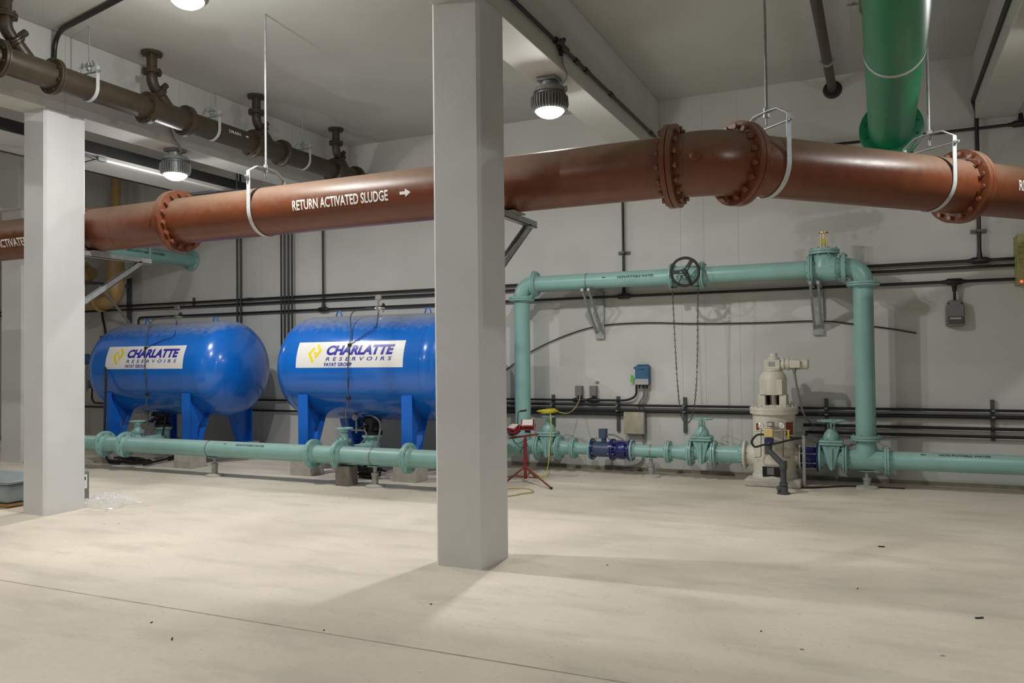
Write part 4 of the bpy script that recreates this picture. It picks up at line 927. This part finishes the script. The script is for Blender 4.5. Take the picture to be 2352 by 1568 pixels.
tag(obj('cable_drop', MB().tube(smooth([(q.x-.03, WALL_Y-.05, q.z), (q.x-.03, WALL_Y-.05, .3), (q.x-.06, WALL_Y-.04, .15), (q.x-.20, WALL_Y-.04, .07), (q.x-.6, WALL_Y-.04, .055)], 8), .011, 8), GREYP, None, loc=(q.x, WALL_Y, .1)), 'grey cable falling from the beige panel to the wall foot', 'cable')
# emergency light
p, q = at(2172, 690, WALL_Y-.12), at(2217, 749, WALL_Y-.12); cx_, cz_ = (p.x+q.x)/2, (p.z+q.z)/2; w_, h_ = (q.x-p.x), (p.z-q.z)
t = thing('emergency_light', 'dark grey emergency light unit hanging from a conduit on the right wall', 'lamp', (cx_, WALL_Y, cz_))
mb = MB(); mb.prism([(-w_/2, -h_*.42), (-w_*.44, -h_/2), (w_*.44, -h_/2), (w_/2, -h_*.42), (w_/2, h_*.2), (w_*.40, h_*.46), (w_*.3, h_/2), (-w_*.3, h_/2), (-w_*.40, h_*.46), (-w_/2, h_*.2)], (0, -1, 0), (cx_, WALL_Y-.001, cz_), (1, 0, 0), (0, 0, 1), .11); obj('housing', mb, GREYP, t, .012)
obj('lens_cover', MB().box((cx_, WALL_Y-.118, cz_-h_*.26), (w_*.84, .02, h_*.28)), mat('smoked_lens', (.10, .10, .10), .12, coat=.6), t, .008)
obj('reflector', MB().box((cx_, WALL_Y-.13, cz_-h_*.19), (w_*.6, .006, h_*.06)), STEEL, t)
for s in (-1, 1): obj('screw', MB().lathe((cx_+s*w_*.34, WALL_Y-.111, cz_+h_*.38), (0, -1, 0), [(0, .01), (.004, .01)], 10), BLACKC, t)
conduit('short black conduit drop above the emergency light', [(cx_, CY, 2.46), (cx_, CY, cz_+h_/2)], .016, group=None); tee('black conduit tee above the emergency light', cx_, 2.468, up=-1)
# olive instrument box at the right edge
p, q = at(2336, 538, WALL_Y-.3), at(2400, 650, WALL_Y-.3)
t = thing('control_box', 'olive-yellow ribbed box at the right picture edge with a red light', 'box', (q.x, WALL_Y, q.z))
mb = MB(); mb.bb(p.x, q.x, WALL_Y-.3, WALL_Y-.001, q.z, p.z)
for k in range(4): mb.bb(p.x-.006, q.x, WALL_Y-.31, WALL_Y-.05, p.z-.10-.07*k, p.z-.08-.07*k)
obj('case', mb, OLIVE, t, .006); pp = at(2347, 652, WALL_Y-.31); obj('indicator_light', MB().lathe((pp.x, WALL_Y-.302, pp.z+.03), (0, -1, 0), [(0, .016), (.02, .012)], 12), REDL, t)
# ================================================================ CREAM FILTER MACHINE
MX, MY = -1.235, 10.50
def mz(py, Y=MY): return at(1780, py, Y).z
t = thing('filter_machine', 'cream vertical filter machine with gauges and a side motor on top', 'machine', (MX, MY, 0))
mb = MB(); mb.box((MX, MY, .045), (.66, .60, .09)); obj('plinth', mb, CONC, t, .02)
mb = MB()
mb.lathe((MX, MY, .09), (0, 0, 1), [(0, .27), (.03, .27), (.05, .255), (.78, .255), (.79, .285), (.835, .29)], 48)
obj('lower_body', mb, CREAM, t)
f = obj('cover_flange', MB().lathe((MX, MY, .927), (0, 0, 1), [(0, .29), (.035, .29), (.04, .275)], 48), CREAM, t); bolts(f, (MX, MY, .95), (0, 0, 1), .262, 20, .09, .013, CREAM)
mb = MB(); z0 = .965; zt = mz(866)
for s in (-1, 1): mb.box((MX+s*.125, MY-.02, (z0+1.12)/2), (.085, .27, 1.12-z0))
mb.box((MX, MY+.10, (z0+1.12)/2), (.2, .05, 1.12-z0)); mb.box((MX, MY-.02, z0+.01), (.33, .28, .03))
mb.lathe((MX, MY-.02, 1.115), (0, 0, 1), [(0, .165), (.20, .165), (.25, .15), (.29, .115), (.30, .10)], 36)
mb.box((MX-.01, MY-.155, 1.215), (.27, .04, .19)); obj('motor_column', mb, CREAM, t, .006)
obj('shaft', MB().cyl((MX, MY-.02, z0), (MX, MY-.02, 1.12), .045, n=16), STEEL, t)
obj('opening_shade', MB().box((MX, MY+.07, (z0+1.12)/2), (.2, .012, .13)), DARK, t)  # black sheet lining the recess, its shade put into the colour
zg = 1.41
mb = MB(); mb.lathe((MX, MY-.02, zg), (0, 0, 1), [(0, .115), (.02, .12), (.03, .095)], 28); mb.box((MX, MY-.02, zg+.085), (.19, .18, .12)); mb.lathe((MX+.01, MY-.02, zg+.14), (0, 0, 1), [(0, .075), (.03, .07), (.035, .047), (.085, .045)], 24); obj('gearbox', mb, CREAM, t, .008)
zm = zg+.085
mb = MB(); mb.lathe((MX+.09, MY-.03, zm), (1, 0, 0), [(0, .06), (.03, .075), (.05, .075), (.05, .06), (.08, .06), (.08, .078), (.10, .078), (.12, .065), (.32, .065), (.335, .05)], 28)
for k in range(14):
    q = 2*PI*k/14; mb.box((MX+.27, MY-.03+.068*math.cos(q), zm+.068*math.sin(q)), (.11, .006, .006))
mb.box((MX+.27, MY-.105, zm+.0), (.12, .05, .09)); obj('side_motor', mb, CREAM, t, .003)
obj('name_plate', MB().box((MX-.005, MY-.116, zg+.09), (.07, .004, .05)), GALV, t)
x2 = MX+.26; obj('motor_cable', MB().lathe((x2, MY-.10, zm-.05), (0, 0, -1), [(0, .026), (.03, .024), (.07, .012)], 12).tube(smooth([(x2, MY-.10, zm-.08), (x2+.03, MY-.09, zm-.3), (x2+.09, MY-.02, zm-.6), (x2+.15, MY+.2, at(1844, 975, CY-.3).z+.03), (x2+.18, CY-.04, at(1845, 976, CY).z)], 8), .013, 8), GREYP, t)
# ports
HZm = HZ
f = flange(t, (xh(1708)+.001, HY, HZ), (1, 0, 0), .182, .03, CREAM, 8, TEALB, .011); obj('inlet_port', MB().lathe((xh(1708)+.03, HY, HZ), (1, 0, 0), [(0, .12), (.08, .14), (.16, .19)], 28), CREAM, t)
obj('outlet_port', MB().lathe((MX+.18, HY, HZ), (1, 0, 0), [(0, .15), (.10, .12), (xh(1836)-MX-.20, .11)], 28), CREAM, t)
yf = MY-.256
obj('access_opening_shade', MB().bb(MX-.115, MX+.10, MY-.262, MY-.2, .125, .245), DARK, t)  # black block on the solid drum, painted shade of an opening
obj('leg_web', MB().bb(MX-.06, MX+.02, MY-.268, MY-.255, .15, .235), GREYP, t)
for (a, b, w, h) in ((1739, 982, .05, .10), (1811, 985, .11, .15)):
    p = at(a, b, yf); dx = p.x-MX; yy = MY-math.sqrt(max(.01, .2575**2-dx*dx))
    ang = math.atan2(dx, -(yy-MY)); X_ = V((math.cos(ang), math.sin(ang), 0)); obj('red_plate', MB().box((p.x, yy+.006, p.z), (w, .012, h), (X_, V((-math.sin(ang), math.cos(ang), 0)), V((0, 0, 1)))), WOODB, t)
for px in (1748, 1796):
    p = at(px, 977, yf-.07); obj('gauge', MB().lathe(p, (0, -1, 0), [(0, .034), (.02, .034), (.022, .03)], 20).cyl(p+V((0, -.01, -.03)), p+V((0, -.01, -.08)), .009, n=8), STEEL, t)
    g = obj('gauge_face', MB().lathe(p+V((0, -.0225, 0)), (0, -1, 0), [(0, .028), (.001, .028)], 20), WHITE, t); obj('needle', MB().cyl(p+V((-.012, -.0245, -.012)), p+V((.012, -.0245, .012)), .002, n=6), INK, g)
p = at(1770, 974, yf-.07); obj('display', MB().box(p, (.08, .05, .06)), GREYP, t, .004); obj('display_face', MB().box(p+V((-.008, -.027, 0)), (.05, .004, .035)), GLASSW, t)
pa, pb = at(1735, 989, yf-.06), at(1815, 988, yf-.06); obj('impulse_line', MB().cyl(pa, pb, .006, n=8), STEEL, t)
for x0, x1 in ((1748, 1733), (1799, 1815)):
    obj('impulse_line', MB().tube([at(x0, 990, yf-.03), at(x0, 1049, yf-.03), at(x1, 1050, yf+.05)], .004, 6), INK, t)
p = at(1811, 998, yf-.07); obj('lever', MB().box(p, (.022, .02, .11)), YELLOW, t, .004)
# motorised drain valve
p = at(1766, 994, yf-.16)
t = thing('drain_actuator', 'pale yellow actuator box on the front of the cream machine', 'actuator', p)
obj('housing', MB().box(p, (.105, .10, .10)), SANDY, t, .01)
obj('valve_body', MB().box(p+V((.0, .02, -.095)), (.10, .10, .07)).cyl(p+V((0, .02, -.10)), p+V((0, .20, -.10)), .04, n=16), NAVY, t, .008)
obj('control_cable', MB().tube(smooth([p+V((-.05, 0, -.02)), p+V((-.14, -.01, -.03)), p+V((-.20, -.01, -.11)), p+V((-.16, -.02, -.17)), p+V((-.06, -.05, -.14)), p+V((.05, -.06, -.125)), at(1815, 1010, yf-.20), at(1838, 1006, 10.1)], 8), .013, 8), RUBBER, t)
# plastic drain pipe
t = thing('plastic_drain', 'dark grey plastic drain pipe zigzagging from the cream machine to the floor', 'pipe', at(1799, 1138, 9.7))
q = [p+V((0, .0, -.12)), at(1765, 1033, 10.02), at(1799, 1068, 9.78), at(1800, 1128, 9.70)]
q[3] = V((q[2].x, q[2].y, .06))
obj('pipe', MB().tube(fillet(q, .05, 5), .034, 16), DKGREY, t)
for a in (q[1], q[2]): obj('elbow_socket', MB().tube([a+(q[1]-q[0] if a is q[2] else q[0]-q[1]).normalized()*0+V((0, 0, .05)), a, a+V((0, 0, -.05))], .044, 16), DKGREY, t)
obj('union', MB().lathe((q[3].x, q[3].y, .10), (0, 0, 1), [(0, .036), (0, .05), (.035, .05), (.035, .036)], 16).lathe((q[3].x, q[3].y, 0.001), (0, 0, 1), [(0, .075), (.012, .075), (.03, .05), (.09, .046)], 20).cyl((q[3].x, q[3].y, .07), (q[3].x-.07, q[3].y-.02, .05), .04, n=16), DKGREY, t)
# post
b = atZ(1848, 1120, 0); t = thing('steel_post', 'slim steel post standing at the right of the cream machine', 'post', b)
zt = at(1848, 1000, b.y).z; obj('post_tube', MB().bb(b.x-.018, b.x+.018, b.y-.018, b.y+.018, .01, zt), GALV, t, .003); obj('foot_plate', MB().bb(b.x-.08, b.x+.07, b.y-.04, b.y+.04, 0.001, .012), GALV, t)
tag(obj('post_cable', MB().tube(smooth([V((b.x-.02, b.y-.02, zt-.03)), V((b.x-.16, b.y-.03, zt-.02)), V((b.x-.22, b.y+.05, zt+.07))], 8), .012, 8), RUBBER, None, loc=b), 'black cable looping from the machine to the slim post', 'cable')
tag(obj('post_cable', MB().tube(fillet([(b.x, b.y+.02, zt-.02), (b.x+.02, CY-.03, zt+.0), (b.x+.12, CY, zf)], .08), .012, 8), RUBBER, None, loc=b), 'black cable from the slim post to the lowest wall conduit', 'cable')
tag(obj('thin_cable', MB().tube(smooth([(b.x-.2, b.y-.1, .012), (b.x+.1, b.y-.03, .012), (b.x+.5, b.y+.25, .012), (b.x+1.1, b.y+.3, .012)], 8), .009, 8), RUBBER, None, loc=b), 'thin dark cable on the floor right of the cream machine', 'cable')

# ================================================================ RED WORK LIGHT
B = atZ(1207, 1108, 0); by = B.y
t = thing('work_light', 'red tripod work light with two square heads beside the front pillar', 'work light', B)
def wz(x, y, dy=0): return at(x, y, by+dy)
zt = wz(1207, 1008).z
obj('pole', MB().cyl((B.x, by, .05), (B.x, by, zt), .022, n=16).lathe((B.x, by, zt-.30), (0, 0, 1), [(0, .032), (.05, .032)], 16).lathe((B.x, by, zt-.1), (0, 0, 1), [(0, .03), (.04, .03)], 16), RED, t)
hub = V((B.x, by, .21))
for e in (atZ(1266, 1121, .012), atZ(1163, 1106, .012), V((B.x-.05, by+.42, .012))):
    obj('leg', MB().cyl(hub, e, .012, n=10).cyl(V((B.x, by, .07)), hub.lerp(e, .55), .008, n=8), RED, t); obj('foot', MB().lathe(e+V((0, 0, -.011)), (0, 0, 1), [(0, .018), (.025, .018)], 10), RUBBER, t)
a, b2 = wz(1170, 1006), wz(1236, 997); obj('crossbar', MB().cyl(a, b2, .013, n=10).cyl(V((B.x, by, zt-.02)), wz(1207, 1000), .016, n=10), RED, t)
def head(c, yaw, pitch, s=1):
    q = Matrix.Rotation(yaw, 3, 'Z') @ Matrix.Rotation(pitch, 3, 'X'); X_, Y_, Z_ = q @ V((1, 0, 0)), q @ V((0, 1, 0)), q @ V((0, 0, 1))
    h = obj('light_head', MB().box(c, (.17, .075, .125), (X_, Y_, Z_)).box(c+Y_*.05, (.12, .04, .09), (X_, Y_, Z_)), RED, t, .012)
    obj('glass', MB().box(c-Y_*.0395, (.135, .004, .095), (X_, Y_, Z_)), GLASSW, h)
    mb = MB(); mb.tube([c+X_*.10+Z_*.0, c+X_*.10-Z_*.09, c-X_*.10-Z_*.09, c-X_*.10], .007, 6); obj('yoke', mb, RED, h)
    mb = MB(); mb.box(c+Y_*.03-Z_*.075, (.07, .05, .04), (X_, Y_, Z_)); obj('junction', mb, RUBBER, h)
    return h
head(wz(1212, 974), .35, -.75); head(wz(1181, 984), -.5, -1.05)
k = wz(1192, 948); obj('handle', MB().tube(fillet([wz(1189, 975), wz(1190, 948), wz(1192, 944), wz(1209, 942)], .02), .008, 8), DKGREY, t); obj('grip', MB().cyl(wz(1194, 944, -.001), wz(1209, 942, -.001), .013, n=10), RUBBER, t)
for pts in ([(1176, 1006), (1182, 1016), (1192, 1018), (1203, 1012)], [(1178, 1006), (1186, 1020), (1198, 1028), (1203, 1026)], [(1201, 1026), (1196, 1036), (1195, 1043)]):
    obj('power_lead', MB().tube(smooth([wz(x, y, -.03) for x, y in pts], 6), .004, 6), RUBBER, t)
# yellow cord: coil on the valve, drop and floor loop
vy = 10.40
c = at(1257, 943, vy); mb = MB(); path = []
for i in range(5*24):
    q = 2*PI*i/24; rr = .125+.012*math.sin(i*.37); path.append(c+V((rr*math.cos(q)+.02*math.sin(i*.11), .09*math.sin(q), .016*math.cos(q*1.0+.8)+.010*(i/24-2.5)*math.sin(i*.05+1))))
t = thing('extension_cord', 'yellow extension cord coiled on the valve handwheel and plugged into the left socket box', 'cord', c)
obj('coil', MB().tube(path, .0075, 7), YELLOW, t)
obj('plug_lead', MB().tube(smooth([c+V((.12, 0, 0)), at(1300, 949, 10.5), at(1318, 940, 10.75), at(1330, 920, 10.9), at(1332, 909, 10.93)], 8), .0065, 7), PALEY, t)
obj('dropping_lead', MB().tube(smooth([c+V((.06, -.05, -.01)), at(1266, 975, vy-.12), at(1262, 1020, vy-.16), at(1261, 1050, vy-.25), at(1258, 1072, vy-.35), V((at(1245, 1084, vy-.5).x, vy-.45, .012)), atZ(1225, 1085, .012), atZ(1195, 1088, .012)], 8), .0065, 7), YELLOW, t)
tag(obj('pale_cord', MB().tube(smooth([atZ(x, y, .010) for x, y in ((1100, 1118), (1170, 1121), (1208, 1121), (1224, 1126), (1222, 1130), (1200, 1133), (1172, 1138), (1100, 1146))], 8), .008, 7), PALEY, None, loc=atZ(1200, 1128, 0)), 'pale yellow cord looped on the floor beside the front pillar', 'cord')

# ================================================================ LEFT SIDE
# ochre pipework
oy = 10.45; ox = at(266, 650, oy).x
t = thing('ochre_pipe', 'ochre pipe dropping from the ceiling and turning left on the back wall', 'pipe', (ox, oy, 2.8))
zk = at(262, 690, oy).z
mb = MB(); elbow_mesh(mb, (ox, oy, zk), (0, 0, -1), (-1, 0, 0), .26, .15, 28); mb.cyl((ox, oy, zk+.25), (ox, oy, zk+.75), .15, n=28); mb.cyl((ox-.25, oy, zk), (ox-1.6, oy, zk), .15, n=28); mb.lathe((ox, oy, zk+.75), (0, 0, 1), [(0, .15), (.15, .085), (CZ-zk-.755, .085)], 24); obj('pipe', mb, OCHRE, t)
flange(t, (ox-.42, oy, zk), (1, 0, 0), .20, .03, OCHRE, 8, OCHRE, .012)
t = thing('ochre_valve', 'ochre valve casing behind the left pillar above the blue tank', 'valve', (ox-.9, oy-.1, zk+.45))
mb = MB(); mb.lathe((ox-1.4, oy-.15, zk+.52), (1, 0, 0), [(0, .20), (.3, .24), (.5, .24), (.62, .20), (.64, .24), (.70, .24), (.72, .14), (.95, .12)], 28); obj('casing', mb, OCHRE, t)
obj('vent_line', MB().tube(fillet([(ox-1.5, oy-.4, zk+.93), (ox-.35, oy-.4, zk+.98), (ox-.33, oy-.4, zk+.75)], .04), .018, 8), BLACKC, t)
t = thing('angle_bracket', 'galvanised triangular bracket carrying the ochre pipe', 'bracket', (ox+.12, WALL_Y, zk-.4))
xb = at(296, 700, WALL_Y-.05).x
obj('mount_channel', MB().bb(xb-.06, xb+.03, WALL_Y-.05, WALL_Y-.001, at(296, 742, WALL_Y).z, at(296, 640, WALL_Y).z), DKGREY, t, flat=True)
p0, p1 = at(298, 742, WALL_Y-.08), at(228, 655, oy-.45); d = (p1-p0).normalized(); s_ = d.cross(V((0, 1, 0))).normalized()
obj('brace', MB().box((p0+p1)/2, ((p1-p0).length, .06, .08), (d, V((0, 1, 0)), s_)), GALV, t, flat=True)
obj('arm', MB().bb(xb-.04, xb+.02, oy-.5, WALL_Y-.05, at(296, 655, WALL_Y).z-.05, at(296, 655, WALL_Y).z), DKGREY, t, flat=True)
# instruments beside the left tank
iy = 10.2
t = thing('transmitter', 'steel-blue transmitter on a stand between the left pillar and the left tank', 'instrument', at(199, 830, iy))
p = at(199, 822, iy); obj('transmitter_head', MB().lathe(p+V((-.08, 0, 0)), (1, 0, 0), [(0, .06), (.04, .075), (.12, .075), (.17, .055), (.20, .055)], 20).box(p+V((0, 0, -.09)), (.07, .07, .06)), CTRLB, t)
obj('manifold', MB().cyl(p+V((0, 0, -.1)), p+V((0, 0, -.62)), .02, n=8).box(p+V((-.02, 0, -.25)), (.08, .08, .05)).box(p+V((.01, 0, -.36)), (.06, .06, .06)), STEEL, t)
p = at(213, 851, iy+.3); obj('switch_box', MB().box(p, (.13, .1, .2)), GREYP, t, .006)
p = at(207, 882, iy+.4); obj('connection_box', MB().box(p, (.14, .1, .16)), DKGREY, t, .006)
q0 = at(212, 822, iy-.3)
tag(obj('transmitter_cable', MB().tube(smooth([at(206, 821, iy), at(222, 824, iy-.6), at(236, 836, 9.2), at(243, 850, 8.92), at(242, 920, 8.92), at(240, 1000, 8.92), at(243, 1040, 8.92), at(252, 1062, 8.92), at(275, 1064, 8.92)], 8), .017, 8), RUBBER, None, loc=at(243, 1050, 8.92)), 'thick black cable arching over the left end of the left tank', 'cable')
tag(obj('cable_drop', MB().tube(fillet([at(212, 885, iy+.4), at(211, 915, iy+.4), at(216, 925, iy+.4), at(245, 926, iy+.4)], .1), .017, 8), RUBBER, None, loc=at(212, 900, iy)), 'black cable bending under the small box left of the tank', 'cable')
tag(obj('cable_drop', MB().tube(smooth([at(233, 700, CY), at(236, 730, CY), at(242, 760, CY), at(243, 800, CY)], 8), .022, 8), BLACKC, None, loc=at(236, 760, CY)), 'black cable dropping from the ochre pipe behind the left tank', 'cable')
p = at(236, 777, CY); tag(obj('alarm_button', MB().box(p, (.09, .06, .10)), RED, None, .006, loc=p), 'small dark red box on the wall behind the left tank', 'box')
# cable tray and lights in the left bay
t = thing('cable_tray', 'wide dark-edged cable tray under the ceiling of the left bay', 'cable tray', (-9.2, 6, 4.2))
TX0, TX1, TZt = -9.62, -8.70, 4.19
for x, nm in ((TX1, 'side_rail'), (TX0, 'side_rail')): obj(nm, MB().bb(x-.02, x+.02, 1.0, 9.35, TZt-.02, TZt+.11), BLACKC, t, flat=True)
obj('tray_bottom', MB().bb(TX0, TX1, 1.0, 9.35, TZt-.008, TZt), PAINT, t, flat=True)
obj('edge_strip', MB().bb(TX1-.30, TX1-.20, 6.4, 9.3, TZt-.035, TZt-.009), STICK, t, flat=True)
for y in (9.05, 5.0):
    t = thing('trapeze_hanger', 'strut trapeze with two thin rods at the %s of the cable tray' % ('far end' if y > 6 else 'near end'), 'hanger', (-9.1, y, TZt-.05), 'trapeze hangers')
    obj('strut', MB().bb(TX0+.02, TX1+.14, y-.03, y+.03, TZt-.085, TZt-.04), DKGREY, t, flat=True)
    for x in (TX0-.03+.08, TX1+.08): obj('rod', MB().cyl((x, y, TZt-.05), (x, y, CZ), .007, n=6), DKGREY, t)
mb = [smooth([(TX1-.06+.05*math.sin(y*1.7+k), y, TZt+.05+.02*k) for y in [1.5+.6*i for i in range(13)]], 4) for k in range(3)]
for k, p in enumerate(mb): tag(obj('tray_cable', MB().tube([V(q)-V((.12*k, 0, 0)) for q in p], .02, 8), RUBBER, None, loc=(-9, 5, TZt)), 'black cables lying in the overhead cable tray', 'cable', 'cables in the cable tray')
ly = 6.75; t = thing('tray_junction', 'small metal conduit junction hanging under the cable tray just right of the left pillar', 'junction box', at(232, 366, 7.0))
p = atX(232, 366, TX1-.12); obj('clamp_body', MB().box(p, (.06, .12, .05)), CAST, t, .005)
obj('lead', MB().tube(smooth([atX(185, 350, TX1-.12), atX(215, 362, TX1-.12), p], 6), .014, 8), DKGREY, t); obj('lead', MB().tube(smooth([atX(185, 376, TX1-.12), atX(215, 368, TX1-.12), p], 6), .014, 8), BLACKC, t)
# bin, pallet, boxes
Yb = 5.75; x1 = at(15, 1130, Yb).x; z0, z1 = at(15, 1158, Yb).z, at(15, 1107, Yb).z
t = thing('pallet', 'dark wooden pallet under the grey bin at the left edge', 'pallet', (x1-.6, Yb+.7, 0))
for k in range(2): obj('slat', MB().bb(x1-1.15, x1-.01, Yb+.02+.27*k, Yb+.20+.27*k, z0-.035, z0-.004), WOOD, t, .003)
for k in range(3):
    xx = x1-1.14+.50*k; obj('bearer', MB().bb(xx, xx+.1, Yb+.02, Yb+.55, 0, z0-.036), WOOD, t, .003)
t = thing('grey_bin', 'grey lidded bin on a pallet at the left edge beside the pillar', 'bin', (x1-.6, Yb+.7, z0))
obj('bin_body', MB().bb(x1-1.2, x1, Yb, Yb+.62, z0, z1-.03), BINM, t, .05); obj('lid', MB().bb(x1-1.22, x1+.015, Yb-.015, Yb+.64, z1-.035, z1), BINM, t, .014)
t = thing('small_box', 'small grey box with a dark window standing behind the left pillar', 'box', at(200, 1125, 6.35))
p = at(205, 1081, 6.50); q = at(205, 1126, 6.50)
obj('box_body', MB().bb(p.x-.20, p.x, 6.33, 6.50, 0.0, p.z), GREYP, t, .005)
obj('label_plate', MB().bb(p.x, p.x+.003, 6.35, 6.47, p.z*.42, p.z-.035), WHITE, t); obj('window', MB().bb(p.x+.003, p.x+.006, 6.39, 6.45, p.z-.10, p.z-.06), INK, t)
obj('knob', MB().lathe((p.x+.003, 6.42, p.z*.55), (1, 0, 0), [(0, .009), (.008, .009)], 10), INK, t)
# crumpled plastic sheet
m = bpy.data.materials.new('clear_film'); m.use_nodes = True; b_ = m.node_tree.nodes['Principled BSDF']; b_.inputs['Base Color'].default_value = (.85, .85, .88, 1); b_.inputs['Roughness'].default_value = .12; b_.inputs['Alpha'].default_value = .38; b_.inputs['Coat Weight'].default_value = .8; b_.inputs['Coat Roughness'].default_value = .05
n = 30; vs = []; fs = []; A_ = atZ(185, 1160, 0); Bx = atZ(262, 1140, 0)
for i in range(n):
    for j in range(n):
        u, v = i/(n-1), j/(n-1); x = A_.x-.08+(.62)*u+.04*math.sin(7*v); y = A_.y-.10+.62*v*(1-.25*u)
        e = math.sin(PI*u)**.5*math.sin(PI*v)**.5
        vs.append((x, y, .006+e*(.055+.05*abs(math.sin(9*u+5*v))*(1-u)+.05*random.random())))
for i in range(n-1):
    for j in range(n-1): fs.append((i*n+j, (i+1)*n+j, (i+1)*n+j+1, i*n+j+1))
tag(obj('plastic_sheet', MB().add(vs, fs), m, None, flat=True, loc=(A_.x, A_.y, 0)), 'crumpled clear plastic sheet on the floor behind the left pillar', 'plastic sheet')
# cable heaps under the tanks
random.seed(3)
for side, cx, cy, w, n_, lab in (('left', atZ(300, 1064, 0).x, 9.05, .5, 4, 'black cable bundle on the floor under the left tank'), ('right', atZ(872, 1092, 0).x, 9.1, .28, 7, 'black cable coils on the floor under the right tank')):
    t = thing('cable_bundle', lab, 'cable', (cx, cy, 0))
    for k in range(n_):
        pts = []; r0 = w*(.55+.45*random.random()); ph = random.random()*6
        for i in range(9):
            q = ph+i*.75; pts.append((cx+r0*math.cos(q)+random.uniform(-.05, .05), cy+.3*r0*math.sin(q)+random.uniform(-.03, .03), .018+.022*k+.015*random.random()))
        obj('cable', MB().tube(smooth(pts, 6), .014, 7), RUBBER, t)
p0, p1 = atZ(330, 1070, .02), atZ(402, 1052, .02)
t = thing('conduit_piece', 'black conduit piece lying on the floor by the left tank plinth', 'conduit', p0); obj('tube', MB().cyl(p0+V((0, 0, .02)), p1+V((0, 0, .02)), .018, n=10), BLACKC, t); obj('end_fitting', MB().cyl(p1.lerp(p0, .2)+V((0, 0, .02)), p1+V((0, 0, .02)), .034, n=12), BLACKC, t)
# white rounded end beside the pillar and small debris
p = at(998, 968, 5.66); tag(obj('dome_cover', MB().lathe((-3.1855, 5.66, p.z), (-1, 0, 0), [(0, .062), (.012, .062), (.026, .045), (.034, .02)], 28), STICK, None, loc=(-3.185, 5.66, p.z)), 'small white round dome fixed low on the left side of the front pillar', 'cover')
p = at(1345, 1060, 0)
for i, (x, y, s) in enumerate(((2024, 1256, .05), (1395, 1298, .012), (2250, 1420, .05), (1970, 1352, .014), (1748, 1450, .012), (348, 1430, .02), (395, 1468, .035), (990, 1388, .014), (744, 1448, .012))):
    q = atZ(x, y, 0); mb = MB(); a0 = random.random()*3
    pts = [q+V((s*(k/4-.5)*math.cos(a0)+random.uniform(-.3, .3)*s*.3, s*(k/4-.5)*math.sin(a0), .004)) for k in range(5)]
    mb.tube(smooth(pts, 3), max(.003, s*.12), 6)
    tag(obj('scrap', mb, INK, None, loc=q), ['small curled dark scrap on the floor at the right', 'tiny dark chip on the floor right of the front pillar', 'small dark scrap on the floor near the right edge', 'tiny dark chip on the bright floor at the right', 'tiny dark chip low on the floor at the right', 'small dark crumb on the floor at the lower left', 'flat dark scrap on the floor at the lower left', 'tiny brown chip on the floor left of the pillar base', 'tiny dark chip near the floor joint'][i], 'scrap')
